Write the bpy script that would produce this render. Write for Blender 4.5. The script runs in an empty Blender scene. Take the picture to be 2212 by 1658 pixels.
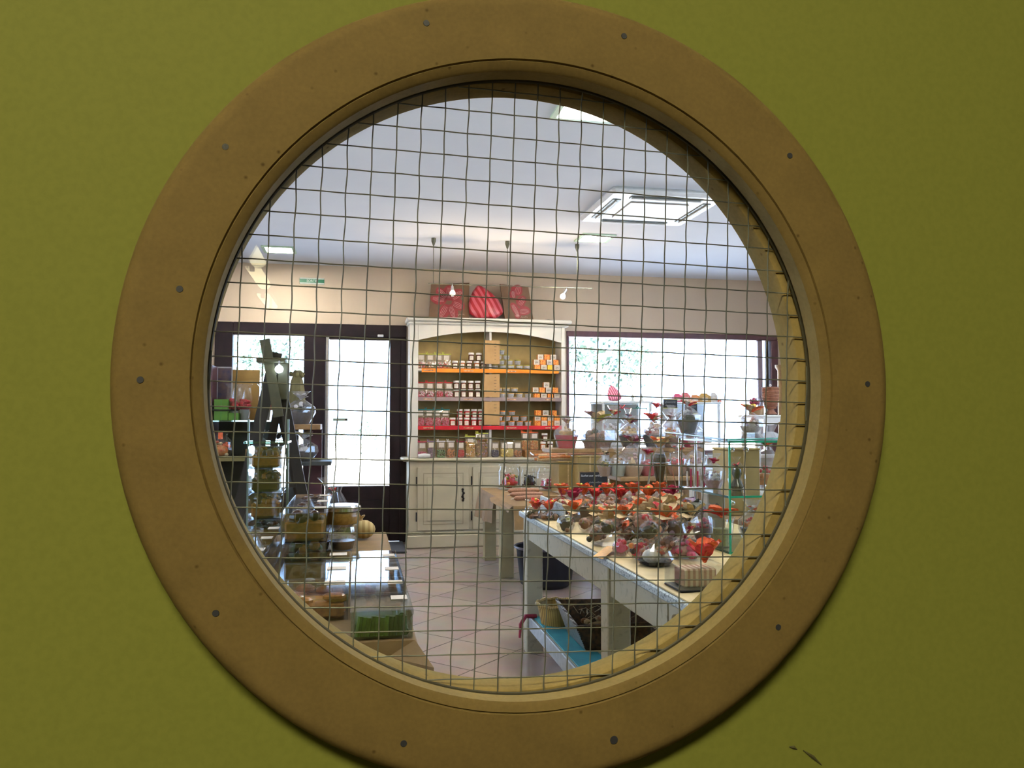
import bpy, math, random
from mathutils import Vector, Matrix, Quaternion
random.seed(7)
sc = bpy.context.scene
COL = sc.collection
R = math.radians
# ------------------------------------------------------------------ camera, sky, exposure
FPX = 1750.0; CW, CH = 2212, 1658
CAMZ = 1.28; YAW = R(-11.0); PITCH = R(2.49)
cam_d = bpy.data.cameras.new('camera'); cam = bpy.data.objects.new('camera', cam_d); COL.objects.link(cam)
cam_d.sensor_fit = 'HORIZONTAL'; cam_d.sensor_width = 36.0; cam_d.lens = 36.0 * FPX / CW
cam_d.clip_start = 0.01; cam_d.clip_end = 300
cam.location = (0, 0, CAMZ); cam.rotation_euler = (math.pi/2 + PITCH, 0, YAW)
sc.camera = cam
sc.view_settings.view_transform = 'Standard'; sc.view_settings.look = 'None'
sc.view_settings.gamma = 1.0; sc.view_settings.use_curve_mapping = False
sc.view_settings.exposure = 0.78
cy = sc.cycles
cy.max_bounces = 7; cy.diffuse_bounces = 3; cy.glossy_bounces = 3; cy.transmission_bounces = 5
cy.transparent_max_bounces = 20; cy.sample_clamp_indirect = 3.0; cy.sample_clamp_direct = 0
cy.caustics_reflective = False; cy.caustics_refractive = False
cy.use_adaptive_sampling = True; cy.adaptive_threshold = 0.02
W = bpy.data.worlds.new('sky'); sc.world = W; W.use_nodes = True
_b = W.node_tree.nodes['Background']; _b.inputs[0].default_value = (0.46, 0.64, 1.0, 1); _b.inputs[1].default_value = 6.3
def light(kind, name, loc, energy, color, size=None, size_y=None, rot=(0,0,0), **kw):
    d = bpy.data.lights.new(name, kind); d.energy = energy; d.color = color
    if kind == 'AREA':
        d.size = size
        if size_y: d.shape = 'RECTANGLE'; d.size_y = size_y
    if kind == 'SPOT': d.spot_size = kw.get('cone', R(60)); d.spot_blend = .6; d.shadow_soft_size = size or .03
    if kind == 'POINT': d.shadow_soft_size = size or .03
    if kind == 'SUN': d.angle = R(1)
    o = bpy.data.objects.new(name, d); COL.objects.link(o); o.location = loc; o.rotation_euler = rot
    return o
light('SUN', 'sun', (0, 0, 20), 78.0, (1, .98, .95), rot=(R(40), 0, 0))   # shines away from the shop front onto the garden

# ------------------------------------------------------------------ pixel rays
_rt = Vector((math.cos(YAW), math.sin(YAW), 0))
_fh = Vector((-math.sin(YAW), math.cos(YAW), 0))
_fw = _fh*math.cos(PITCH) + Vector((0,0,1))*math.sin(PITCH)
_up = Vector((0,0,1))*math.cos(PITCH) - _fh*math.sin(PITCH)
C0 = Vector((0,0,CAMZ))
def ray(px, py): return _rt*((px-CW/2)/FPX) + _up*((CH/2-py)/FPX) + _fw
def PY(px, py, y): d = ray(px, py); return C0 + d*(y/d.y)
def PZ(px, py, z): d = ray(px, py); return C0 + d*((z-CAMZ)/d.z)
def PD(px, py, D): return C0 + ray(px, py)*D
def XY(px, y): return PY(px, 905, y).x
def ZY(px, py, y): return PY(px, py, y).z
def mpp(y): return y/FPX/0.98          # metres per pixel at room depth y

# ------------------------------------------------------------------ materials
MATS = {}
def pm(name, c, c2=None, sc_=30, rough=.6, metal=0, bump=0, spec=.5, emit=None, es=0, detail=3, alpha=None, coat=0, contrast=(.35,.65)):
    if name in MATS: return MATS[name]
    m = bpy.data.materials.new(name); m.use_nodes = True; nt = m.node_tree; N = nt.nodes; L = nt.links
    p = N['Principled BSDF']
    c2 = c2 or tuple(x*.88 for x in c)
    tc = N.new('ShaderNodeTexCoord'); nz = N.new('ShaderNodeTexNoise'); nz.inputs['Scale'].default_value = sc_; nz.inputs['Detail'].default_value = detail
    L.new(tc.outputs['Object'], nz.inputs['Vector'])
    cr = N.new('ShaderNodeValToRGB'); cr.color_ramp.elements[0].position = contrast[0]; cr.color_ramp.elements[1].position = contrast[1]
    cr.color_ramp.elements[0].color = (*c2, 1); cr.color_ramp.elements[1].color = (*c, 1)
    L.new(nz.outputs['Fac'], cr.inputs['Fac']); L.new(cr.outputs['Color'], p.inputs['Base Color'])
    p.inputs['Roughness'].default_value = rough; p.inputs['Metallic'].default_value = metal
    p.inputs['Specular IOR Level'].default_value = spec
    if coat: p.inputs['Coat Weight'].default_value = coat; p.inputs['Coat Roughness'].default_value = .08
    if bump:
        b = N.new('ShaderNodeBump'); b.inputs['Strength'].default_value = bump; b.inputs['Distance'].default_value = .004
        L.new(nz.outputs['Fac'], b.inputs['Height']); L.new(b.outputs['Normal'], p.inputs['Normal'])
    if emit: p.inputs['Emission Color'].default_value = (*emit, 1); p.inputs['Emission Strength'].default_value = es
    MATS[name] = m; return m
def glassy(name, tint=(1,1,1), refl=.1, rough=.03, body=None, body_f=0.0, ior=1.5):
    """thin clear sheet: see-through with fresnel gloss, optional milky body"""
    if name in MATS: return MATS[name]
    m = bpy.data.materials.new(name); m.use_nodes = True; nt = m.node_tree; N = nt.nodes; L = nt.links; N.clear()
    out = N.new('ShaderNodeOutputMaterial'); tr = N.new('ShaderNodeBsdfTransparent'); tr.inputs[0].default_value = (*tint, 1)
    gl = N.new('ShaderNodeBsdfGlossy'); gl.inputs['Roughness'].default_value = rough; gl.inputs['Color'].default_value = (1,1,1,1)
    lw = N.new('ShaderNodeLayerWeight'); lw.inputs['Blend'].default_value = .5
    pw = N.new('ShaderNodeMath'); pw.operation = 'POWER'; pw.inputs[1].default_value = 5; L.new(lw.outputs['Facing'], pw.inputs[0])
    ad = N.new('ShaderNodeMath'); ad.operation = 'MULTIPLY_ADD'; ad.use_clamp = True; ad.inputs[1].default_value = .9; ad.inputs[2].default_value = .04+refl; L.new(pw.outputs[0], ad.inputs[0])
    mx = N.new('ShaderNodeMixShader'); L.new(ad.outputs[0], mx.inputs[0])
    if body:
        df = N.new('ShaderNodeBsdfDiffuse'); df.inputs[0].default_value = (*body, 1)
        nz = N.new('ShaderNodeTexNoise'); nz.inputs['Scale'].default_value = 60
        mm = N.new('ShaderNodeMath'); mm.operation = 'MULTIPLY'; mm.inputs[1].default_value = body_f*2; mm.use_clamp = True; L.new(nz.outputs['Fac'], mm.inputs[0])
        m2 = N.new('ShaderNodeMixShader'); L.new(mm.outputs[0], m2.inputs[0]); L.new(tr.outputs[0], m2.inputs[1]); L.new(df.outputs[0], m2.inputs[2])
        L.new(m2.outputs[0], mx.inputs[1])
    else: L.new(tr.outputs[0], mx.inputs[1])
    L.new(gl.outputs[0], mx.inputs[2]); L.new(mx.outputs[0], out.inputs[0])
    MATS[name] = m; return m
def stripes(name, c1, c2, scale=20, rot=(0,0,0), rough=.35, axis='X', dist=1.0):
    if name in MATS: return MATS[name]
    m = bpy.data.materials.new(name); m.use_nodes = True; nt = m.node_tree; N = nt.nodes; L = nt.links; p = N['Principled BSDF']
    tc = N.new('ShaderNodeTexCoord'); mp = N.new('ShaderNodeMapping'); mp.inputs['Rotation'].default_value = rot
    wv = N.new('ShaderNodeTexWave'); wv.bands_direction = axis; wv.inputs['Scale'].default_value = scale; wv.inputs['Distortion'].default_value = dist; wv.inputs['Detail'].default_value = 1
    cr = N.new('ShaderNodeValToRGB'); cr.color_ramp.elements[0].position = .45; cr.color_ramp.elements[1].position = .55
    cr.color_ramp.elements[0].color = (*c1,1); cr.color_ramp.elements[1].color = (*c2,1)
    L.new(tc.outputs['Object'], mp.inputs[0]); L.new(mp.outputs[0], wv.inputs['Vector']); L.new(wv.outputs['Fac'], cr.inputs[0]); L.new(cr.outputs[0], p.inputs['Base Color'])
    p.inputs['Roughness'].default_value = rough; MATS[name] = m; return m
def emis(name, c, s):
    if name in MATS: return MATS[name]
    m = bpy.data.materials.new(name); m.use_nodes = True; nt = m.node_tree; N = nt.nodes; N.clear()
    o = N.new('ShaderNodeOutputMaterial'); e = N.new('ShaderNodeEmission'); e.inputs[0].default_value = (*c,1); e.inputs[1].default_value = s
    nt.links.new(e.outputs[0], o.inputs[0]); MATS[name] = m; return m

# ------------------------------------------------------------------ mesh builder
class MB:
    def __init__(s): s.v = []; s.f = []; s.mi = []; s.cur = 0
    def add(s, vs, fs):
        n = len(s.v); s.v += [tuple(v) for v in vs]; s.f += [tuple(n+i for i in f) for f in fs]; s.mi += [s.cur]*len(fs); return s
    def m(s, i): s.cur = i; return s
    def box(s, a, b, M=None):
        (x0,y0,z0),(x1,y1,z1) = a, b
        vs = [Vector(p) for p in ((x0,y0,z0),(x1,y0,z0),(x1,y1,z0),(x0,y1,z0),(x0,y0,z1),(x1,y0,z1),(x1,y1,z1),(x0,y1,z1))]
        if M: vs = [M@v for v in vs]
        return s.add(vs, [(0,3,2,1),(4,5,6,7),(0,1,5,4),(1,2,6,5),(2,3,7,6),(3,0,4,7)])
    def bbox(s, a, b, r=.004, M=None):
        """box with chamfered vertical and horizontal edges"""
        (x0,y0,z0),(x1,y1,z1) = a, b; vs = []; 
        r = min(r, abs(x1-x0)*.45, abs(y1-y0)*.45, abs(z1-z0)*.45)
        rings = [(r, z0), (0, z0+r), (0, z1-r), (r, z1)]
        for ins, z in rings:
            X0,X1,Y0,Y1 = x0+ins,x1-ins,y0+ins,y1-ins
            for p in ((X0+r,Y0),(X1-r,Y0),(X1,Y0+r),(X1,Y1-r),(X1-r,Y1),(X0+r,Y1),(X0,Y1-r),(X0,Y0+r)): vs.append(Vector((p[0],p[1],z)))
        if M: vs = [M@v for v in vs]
        fs = [tuple(reversed(range(8))), tuple(range(24,32))]
        for k in range(3):
            for i in range(8): fs.append((k*8+i, k*8+(i+1)%8, (k+1)*8+(i+1)%8, (k+1)*8+i))
        return s.add(vs, fs)
    def lathe(s, prof, n=20, M=None, cap0=True, cap1=True, crease=0, seed=0, sq=(1,1)):
        rnd = random.Random(seed); vs = []; K = len(prof)
        jit = [1+crease*rnd.uniform(-1,1) for _ in range(n)]
        for (r, z) in prof:
            for i in range(n):
                a = 2*math.pi*i/n; rr = r*(jit[i] + crease*.4*rnd.uniform(-1,1) if crease else 1)
                vs.append(Vector((rr*math.cos(a)*sq[0], rr*math.sin(a)*sq[1], z)))
        if M: vs = [M@v for v in vs]
        fs = []
        for k in range(K-1):
            for i in range(n): fs.append((k*n+i, k*n+(i+1)%n, (k+1)*n+(i+1)%n, (k+1)*n+i))
        if cap0: fs.append(tuple(reversed(range(n))))
        if cap1: fs.append(tuple(range((K-1)*n, K*n)))
        return s.add(vs, fs)
    def cyl(s, r, z0, z1, n=16, M=None): return s.lathe([(r,z0),(r,z1)], n, M)
    def tube(s, pts, r, n=6, closed=False):
        pts = [Vector(p) for p in pts]; K = len(pts); vs = []; fs = []; up = None
        for k, p in enumerate(pts):
            t = (pts[(k+1)%K]-pts[k-1]) if closed else (pts[min(k+1,K-1)]-pts[max(k-1,0)])
            if t.length < 1e-9: t = Vector((0,0,1))
            t.normalize()
            if up is None:
                up = t.cross(Vector((0,0,1))); 
                if up.length < .1: up = t.cross(Vector((0,1,0)))
            up = (up - t*up.dot(t)); up.normalize(); w = t.cross(up)
            rr = r[k] if isinstance(r, (list,tuple)) else r
            for i in range(n):
                a = 2*math.pi*i/n; vs.append(p + (up*math.cos(a)+w*math.sin(a))*rr)
        for k in range(K if closed else K-1):
            k2 = (k+1)%K
            for i in range(n): fs.append((k*n+i, k*n+(i+1)%n, k2*n+(i+1)%n, k2*n+i))
        if not closed: fs += [tuple(reversed(range(n))), tuple(range((K-1)*n, K*n))]
        return s.add(vs, fs)
    def ball(s, c, r, n=8, k=5, sq=(1,1,1), M=None):
        vs = []; c = Vector(c)
        for j in range(1,k):
            ph = math.pi*j/k
            for i in range(n):
                a = 2*math.pi*i/n; vs.append(c+Vector((r*sq[0]*math.sin(ph)*math.cos(a), r*sq[1]*math.sin(ph)*math.sin(a), -r*sq[2]*math.cos(ph))))
        vs += [c+Vector((0,0,-r*sq[2])), c+Vector((0,0,r*sq[2]))]
        if M: vs = [M@v for v in vs]
        b = (k-1)*n; fs = []
        for j in range(k-2):
            for i in range(n): fs.append((j*n+i, j*n+(i+1)%n, (j+1)*n+(i+1)%n, (j+1)*n+i))
        for i in range(n): fs.append((b,(i+1)%n,i)); fs.append((b+1,(k-2)*n+i,(k-2)*n+(i+1)%n))
        return s.add(vs, fs)
    def bar(s, p, q, w, d):
        """rectangular beam from p to q, w across (x-ish), d deep (y-ish)"""
        p, q = Vector(p), Vector(q); t = (q-p).normalized(); a = Vector((0,1,0)).cross(t)
        if a.length < .05: a = Vector((1,0,0)).cross(t)
        a.normalize(); b = t.cross(a); vs = []
        for c in (p, q):
            for i, j in ((-1,-1),(1,-1),(1,1),(-1,1)): vs.append(c + a*(i*w/2) + b*(j*d/2))
        return s.add(vs, [(0,3,2,1),(4,5,6,7),(0,1,5,4),(1,2,6,5),(2,3,7,6),(3,0,4,7)])
    def sheet(s, pts, th=.0012):
        """polygon (coplanar-ish fan) given some thickness"""
        pts = [Vector(p) for p in pts]; n = (pts[1]-pts[0]).cross(pts[2]-pts[0]); n.normalize(); K = len(pts)
        vs = [p+n*th/2 for p in pts]+[p-n*th/2 for p in pts]
        fs = [tuple(range(K)), tuple(reversed(range(K,2*K)))]+[(i,K+i,K+(i+1)%K,(i+1)%K) for i in range(K)]
        return s.add(vs, fs)
    def petal(s, base, d, up, L, w, curl=.4, th=.001):
        """curved pointed leaf of tulle or paper"""
        base, d, up = Vector(base), Vector(d).normalized(), Vector(up).normalized(); sd = d.cross(up).normalized(); up = sd.cross(d)
        prof = [(0,.25),(.3,.85),(.6,1.0),(.85,.7),(1,.1)]; vs = []
        for lay in (th/2, -th/2):
            for t, ww in prof:
                c = base + d*(L*t) + up*(curl*L*math.sin(t*1.7)*.6 - curl*L*t*t*.5)
                for q in (-1, 0, 1): vs.append(c + sd*(q*ww*w/2) + up*((abs(q))*w*.16 + lay))
        n = len(prof)*3; fs = []
        for k in range(len(prof)-1):
            for q in (0,1):
                a = k*3+q; fs.append((a,a+1,a+4,a+3)); fs.append((n+a,n+a+3,n+a+4,n+a+1))
        return s.add(vs, fs)
    def mesh(s, name, mats, smooth=False):
        me = bpy.data.meshes.new(name); me.from_pydata(s.v, [], s.f)
        for m in (mats if isinstance(mats, (list,tuple)) else [mats]): me.materials.append(m)
        me.polygons.foreach_set('material_index', s.mi)
        if smooth: me.polygons.foreach_set('use_smooth', [True]*len(s.f))
        me.update()
        if smooth: me.set_sharp_from_angle(angle=R(38))
        return me
def thing(name, label, cat, loc=(0,0,0), rz=0, group=None, scale=1):
    o = bpy.data.objects.new(name, None); COL.objects.link(o); o.empty_display_size = .05
    o.location = loc; o.rotation_euler = (0,0,rz); o.scale = (scale,)*3
    o['label'] = label; o['category'] = cat
    if group: o['group'] = group
    return o
def part(name, me, parent, loc=(0,0,0), rot=(0,0,0), label=None, kind=None):
    o = bpy.data.objects.new(name, me); COL.objects.link(o); o.location = loc; o.rotation_euler = rot
    if parent is not None: o.parent = parent
    if label: o['label'] = label
    if kind: o['kind'] = kind
    return o
def single(name, me, label, cat, loc=(0,0,0), rz=0, group=None, kind=None):
    o = part(name, me, None, loc, (0,0,rz), label, kind); o['category'] = cat
    if group: o['group'] = group
    return o
def struct(name, me, parent=None, loc=(0,0,0), label=None):
    o = part(name, me, parent, loc)
    if parent is None: o['kind'] = 'structure'
    if label: o['label'] = label
    return o
def copy_tree(o, parent=None):
    c = o.copy(); COL.objects.link(c); c.parent = parent
    for ch in list(o.children): copy_tree(ch, c)
    return c
ORD = ['first','second','third','fourth','fifth','sixth','seventh','eighth','ninth','tenth']
def rotM(ax, a, loc=(0,0,0)): return Matrix.Translation(loc) @ Matrix.Rotation(a, 4, ax)

# ------------------------------------------------------------------ palette
CREAM = pm('cream_paint', (.52,.46,.34), (.46,.41,.30), 6, .45, bump=.05)
WHITEP = pm('white_paint', (.74,.70,.64), (.68,.64,.58), 5, .5)
CEILM = pm('ceiling_plaster', (.84,.87,.94), (.80,.83,.91), 2.5, .9)
WALLM = pm('beige_plaster', (.56,.45,.35), (.53,.42,.33), 3, .9)
OLIVE = pm('olive_paint', (.165,.170,.030), (.152,.158,.027), 260, .75, spec=.2, bump=.03, detail=2)
DARKW = pm('dark_stained_wood', (.022,.013,.017), (.014,.009,.013), 14, .45, spec=.18, bump=.1)
MAROON = pm('maroon_wood', (.10,.035,.045), (.07,.025,.035), 14, .4)
WOOD = pm('pale_wood', (.32,.19,.08), (.24,.13,.05), 25, .5, bump=.1)
CRATEW = pm('crate_wood', (.36,.17,.05), (.26,.11,.035), 30, .6)
KRAFT = pm('kraft_paper', (.26,.155,.06), (.21,.125,.048), 12, .75, bump=.2)
KRAFTG = pm('olive_kraft', (.40,.28,.10), (.33,.23,.08), 10, .6)
PAPER = pm('label_paper', (.74,.64,.54), (.66,.56,.47), 90, .7)
WHITE = pm('white_plastic', (.78,.75,.74), (.72,.69,.69), 20, .35)
LIDW = pm('white_lid', (.82,.74,.70), (.74,.66,.62), 40, .35)
INK = pm('ink', (.02,.02,.025), None, 20, .6)
SLATE = pm('slate_board', (.018,.02,.024), (.012,.013,.016), 20, .5)
CHALK = pm('chalk', (.8,.8,.76), None, 50, .8)
CHROME = pm('chrome', (.75,.76,.78), (.6,.6,.62), 20, .15, metal=1)
DARKM = pm('black_metal', (.03,.03,.03), None, 20, .3, metal=.8)
BLACKP = pm('black_plastic', (.008,.008,.012), (.012,.012,.018), 9, .5, spec=.15)
STEEL = pm('galvanised_wire', (.15,.15,.11), (.09,.09,.07), 60, .5, metal=.4)
GLASS = glassy('window_glass', (.97,.985,.98), .0, .0)
FILM = glassy('cellophane', (.99,.99,.99), .035, .07, (.8,.8,.82), .025)
FILMG = glassy('stiff_cellophane', (.98,.98,.99), .06, .05, (.85,.86,.92), .10)  # milky body put in as the haze of caught window light
FILM2 = glassy('bag_film', (.97,.95,.93), .05, .12, (.75,.6,.5), .12)
ACRY = glassy('acrylic', (.95,.97,.98), .06, .04)
GEDGE = pm('glass_edge', (.02,.35,.24), (.02,.28,.2), 10, .15, emit=None)
TABLEW = pm('weathered_white_paint', (.47,.44,.32), (.30,.28,.20), 30, .55, bump=.15, contrast=(.25,.45))
TABLET = pm('table_top_wood', (.68,.53,.29), (.58,.44,.22), 9, .45, bump=.05)
EDGEB = pm('worn_blue_white_edge', (.50,.55,.55), (.14,.17,.18), 160, .5, contrast=(.38,.5))
def colr(n, c, **k): return pm(n, c, tuple(x*.7 for x in c), k.pop('s',80), k.pop('rough',.45), **k)
ORANGE = colr('orange_tulle', (.85,.14,.03), rough=.5)
REDT = colr('red_tulle', (.70,.03,.03), rough=.5)
PINKT = colr('magenta_tulle', (.50,.02,.08), rough=.5)
CREAMT = colr('cream_paper_ribbon', (.70,.50,.26), rough=.6)
YELT = colr('yellow_green_tulle', (.6,.6,.08))
PURP = colr('burgundy_ribbon', (.28,.015,.06))
OLIVEG = colr('olive_green_sweet', (.22,.22,.03), rough=.25)
OLIVED = colr('dark_olive_sweet', (.06,.05,.02), rough=.25)
BROWNS = colr('brown_sweet', (.22,.10,.04), rough=.3)
REDS = colr('red_sweet', (.6,.04,.05), rough=.25)
PINKS = colr('pink_sweet', (.68,.10,.19), rough=.4)
ORS = colr('orange_sweet', (.65,.22,.05), rough=.3)
YELS = colr('yellow_sweet', (.75,.55,.12), rough=.3)
GREENS = colr('green_sweet', (.12,.30,.10), rough=.3)
BLUED = colr('dark_blue_sweet', (.03,.03,.10), rough=.3)
LILAC = colr('lilac_sweet', (.32,.20,.32), rough=.4)
SKIN = colr('salami_skin', (.42,.20,.12), rough=.6)
GOLD = colr('gold_wafer', (.60,.36,.10), rough=.5)
# ================================================================== STRUCTURE
YB = 8.6; ZC = 2.88; XL, XR = -3.2, 5.6
# ---- porthole: ring, tunnel, mesh, glass in the wall between workshop and shop
D = .43
PC = PY(1158, 823, .4196)                  # centre of the ring face
RO, RG, RF = .494*D, .4034*D, .391*D
YF = PC.y                                  # ring face plane
YW = YF + .014                             # wall surface
T1 = .036*D; T2 = .076*D                   # depth of the mesh and of the far rim
YEND = YF + T2
def ringlathe(prof, n=160, c=(0,0)):
    """surface of revolution about the horizontal axis through the porthole; prof = (radius, y)"""
    b = MB(); K = len(prof)
    for (r, y) in prof:
        for i in range(n):
            a = 2*math.pi*i/n; b.v.append((PC.x+c[0]+r*math.cos(a), y, PC.z+c[1]+r*math.sin(a)))
    for k in range(K):
        k2 = (k+1) % K
        for i in range(n): b.f.append((k*n+i, k2*n+i, k2*n+(i+1)%n, k*n+(i+1)%n)); b.mi.append(0)
    return b
def holed_wall(y0, y1, r, x0, x1, z0, z1, cx=0, n=128):
    b = MB(); c = (PC.x+cx, PC.z)
    for y in (y0, y1):
        for i in range(n):
            a = 2*math.pi*i/n; b.v.append((c[0]+r*math.cos(a), y, c[1]+r*math.sin(a)))
        for i in range(n):
            a = 2*math.pi*i/n; dx, dz = math.cos(a), math.sin(a)
            t = min(((x1-c[0])/dx if dx > 1e-6 else 1e9), ((x0-c[0])/dx if dx < -1e-6 else 1e9), ((z1-c[1])/dz if dz > 1e-6 else 1e9), ((z0-c[1])/dz if dz < -1e-6 else 1e9))
            b.v.append((c[0]+dx*t, y, c[1]+dz*t))
        # corner fix: snap nearest outer vertices onto the corners
        base = len(b.v)-n
        for (X, Z) in ((x0,z0),(x1,z0),(x0,z1),(x1,z1)):
            j = min(range(n), key=lambda i: (b.v[base+i][0]-X)**2+(b.v[base+i][2]-Z)**2); b.v[base+j] = (X, y, Z)
    for i in range(n):
        j = (i+1) % n
        b.f += [(i, n+i, n+j, j), (2*n+i, 2*n+j, 3*n+j, 3*n+i), (i, j, 2*n+j, 2*n+i), (n+i, 3*n+i, 3*n+j, n+j)]
    b.mi = [0]*len(b.f); return b
struct('wall_front', holed_wall(YW, YEND-.003, RF+.003, XL-.3, XR+.3, -.02, ZC+.05).mesh('wall_front', OLIVE, True))
for p in bpy.data.meshes['wall_front'].polygons: p.use_smooth = False
# MDF: fibrous, mottled, with fine dark specks
def mdf(name, base):
    m = bpy.data.materials.new(name); m.use_nodes = True; nt = m.node_tree; N = nt.nodes; L = nt.links; p = N['Principled BSDF']
    tc = N.new('ShaderNodeTexCoord')
    n1 = N.new('ShaderNodeTexNoise'); n1.inputs['Scale'].default_value = 45; n1.inputs['Detail'].default_value = 6; L.new(tc.outputs['Object'], n1.inputs['Vector'])
    n2 = N.new('ShaderNodeTexNoise'); n2.inputs['Scale'].default_value = 420; n2.inputs['Detail'].default_value = 3; L.new(tc.outputs['Object'], n2.inputs['Vector'])
    vo = N.new('ShaderNodeTexVoronoi'); vo.inputs['Scale'].default_value = 75; L.new(tc.outputs['Object'], vo.inputs['Vector'])
    c1 = N.new('ShaderNodeValToRGB'); c1.color_ramp.elements[0].position = .3; c1.color_ramp.elements[1].position = .7
    c1.color_ramp.elements[0].color = (*[x*.78 for x in base],1); c1.color_ramp.elements[1].color = (*[x*1.08 for x in base],1)
    mx = N.new('ShaderNodeMix'); mx.data_type = 'FLOAT'; mx.inputs[0].default_value = .45; L.new(n1.outputs['Fac'], mx.inputs[2]); L.new(n2.outputs['Fac'], mx.inputs[3]); L.new(mx.outputs[0], c1.inputs[0])
    c2 = N.new('ShaderNodeValToRGB'); c2.color_ramp.elements[0].position = .03; c2.color_ramp.elements[1].position = .10; c2.color_ramp.elements[0].color = (.5,.45,.4,1); c2.color_ramp.elements[1].color = (1,1,1,1)
    L.new(vo.outputs['Distance'], c2.inputs[0])
    mc = N.new('ShaderNodeMix'); mc.data_type = 'RGBA'; mc.blend_type = 'MULTIPLY'; mc.inputs[0].default_value = 1
    L.new(c1.outputs[0], mc.inputs[6]); L.new(c2.outputs[0], mc.inputs[7]); L.new(mc.outputs[2], p.inputs['Base Color'])
    p.inputs['Roughness'].default_value = .8; p.inputs['Specular IOR Level'].default_value = .2
    b = N.new('ShaderNodeBump'); b.inputs['Strength'].default_value = .12; b.inputs['Distance'].default_value = .0006; L.new(n2.outputs['Fac'], b.inputs['Height']); L.new(b.outputs[0], p.inputs['Normal'])
    return m
MDF = mdf('fibreboard', (.152,.101,.032)); MDFE = mdf('fibreboard_edge', (.26,.185,.065))
win = bpy.data.objects.new('window_1', None); COL.objects.link(win); win['kind'] = 'structure'
win['label'] = 'round porthole window with thick brown fibreboard ring and wire mesh in the olive green wall'
# outer ring with a rounded outside shoulder and a small stepped groove at the inside edge
prof = [(RO, YW)]
for k in range(7):
    a = k/6*math.pi/2; q = .009; prof.append((RO - q + q*math.cos(a), YF + q - q*math.sin(a)))
prof += [(RG+.0006, YF), (RG, YF+.0012), (RG-.0007, YF+.0002), (RF+.0012, YF+.0016), (RF, YF+.0028), (RF, YF+T1-.002), (RF+.004, YF+T1-.0015), (RF+.004, YW)]
struct('frame', ringlathe(prof).mesh('ring', MDF, True), win)
me = bpy.data.meshes['ring']
me.materials.append(MDFE)
for i, p in enumerate(me.polygons):
    if i//160 >= len(prof)-4: p.material_index = 1
# far half of the tunnel, set a few millimetres off the near half
FO = -.0045
pr2 = [(RF+.012, YF+T1+.0018), (RF-.001, YF+T1+.0018), (RF-.002, YF+T1+.003), (RF-.002, YEND), (RF+.05, YEND), (RF+.05, YEND+.012), (RF+.055, YEND+.012)]
pr2 = [(RF+.012, YF+T1+.0018), (RF-.001, YF+T1+.0018), (RF-.002, YF+T1+.003), (RF-.003, YEND), (RF+.045, YEND+.001), (RF+.045, YEND-.0005), (RF+.012, YEND-.0005)]
struct('inner_ring', ringlathe(pr2, c=(FO, 0)).mesh('inner_ring', MDFE, True), win)
struct('bead', ringlathe([(RF+.003, YF+T1-.0004), (RF-.0003, YF+T1-.0003), (RF-.0008, YF+T1+.0004), (RF+.003, YF+T1+.0008)]).mesh('bead', pm('bead_dark', (.05,.042,.022), None, 60, .6), True), win, label='dark rim holding the wire mesh')
# nail holes / nail heads on the ring
nails = [(921,50,0),(1348,78,0),(487,317,1),(1706,336,0),(388,624,0),(303,820,0),(1874,829,0),(466,1324,0),(1681,1354,0),(872,1605,0),(1326,1597,0)]
for px, py, lit in nails:
    p = PY(px, py, YF); b = MB()
    b.lathe([(.0001,-.0002),(.0016 if px != 1326 else .0022,-.0002),(.0017,0),(.0011,.0006)], 14, Matrix.Translation((p.x, p.y-.0001, p.z)) @ Matrix.Rotation(-math.pi/2, 4, 'X'))
    struct('nail', b.mesh('nail', CHROME if lit else INK), win, label='shiny nail head' if lit else 'dark sunken nail hole')
# scuff marks low on the wall
# glass pane and welded mesh
YM = YF + T1 + .0002
struct('pane', ringlathe([(.0001, YEND-.007),(RF-.0012, YEND-.007),(RF-.0012, YEND-.004),(.0001, YEND-.004)], 96, (FO,0)).mesh('pane', glassy('porthole_glass', (.97,.985,.98), -.022, .0)), win)
anc = PY(698.3, 309, YM); pit = .01283; tilt = R(-1.7)
wires = MB(); rnd = random.Random(3)
ux, uz = Vector((math.cos(tilt),0,math.sin(tilt))), Vector((-math.sin(tilt),0,math.cos(tilt)))
cc = Vector((PC.x, YM, PC.z)); rm = RF - .0008
def wire(o, d, off, nrm):
    rel = o - cc; bq = rel.dot(d); disc = bq*bq - (rel.length_squared - rm*rm)
    if disc <= 1e-6: return
    t0, t1 = -bq-math.sqrt(disc), -bq+math.sqrt(disc); K = max(2, int((t1-t0)/.0032)); pts = []
    ph = rnd.uniform(0, 6); am = rnd.uniform(.0001, .0003)
    for k in range(K+1):
        t = t0+(t1-t0)*k/K; pts.append(o + d*t + Vector((0,off,0)) + nrm*(am*math.sin(ph+t*2*math.pi/pit*.5)))
    wires.tube(pts, .00037, 5)
for k in range(-40, 41):
    wire(anc + ux*(pit*k), uz, -.0004, ux); wire(anc + uz*(pit*k), ux, .0004, uz*.4)
struct('wire_mesh', wires.mesh('wire_mesh', STEEL, True), win, label='grey welded square wire mesh')
# scuff on the olive wall, lower right
for (a, b_) in (((1735,1620),(1775,1652)), ((1705,1612),(1722,1618))):
    p, q = PY(*a, YW), PY(*b_, YW); s = MB(); s.tube([p, (p+q)/2+Vector((0,-.0001,.0006)), q], [.0003,.0011,.0003], 5)
    single('scuff_mark', s.mesh('scuff', pm('scuff', (.06,.055,.012), None, 60, .8)), 'small dark scuff on the olive wall below right of the round window' if a[0] > 1720 else 'faint short smudge on the olive wall just left of the dark scuff', 'scuff mark')

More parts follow.
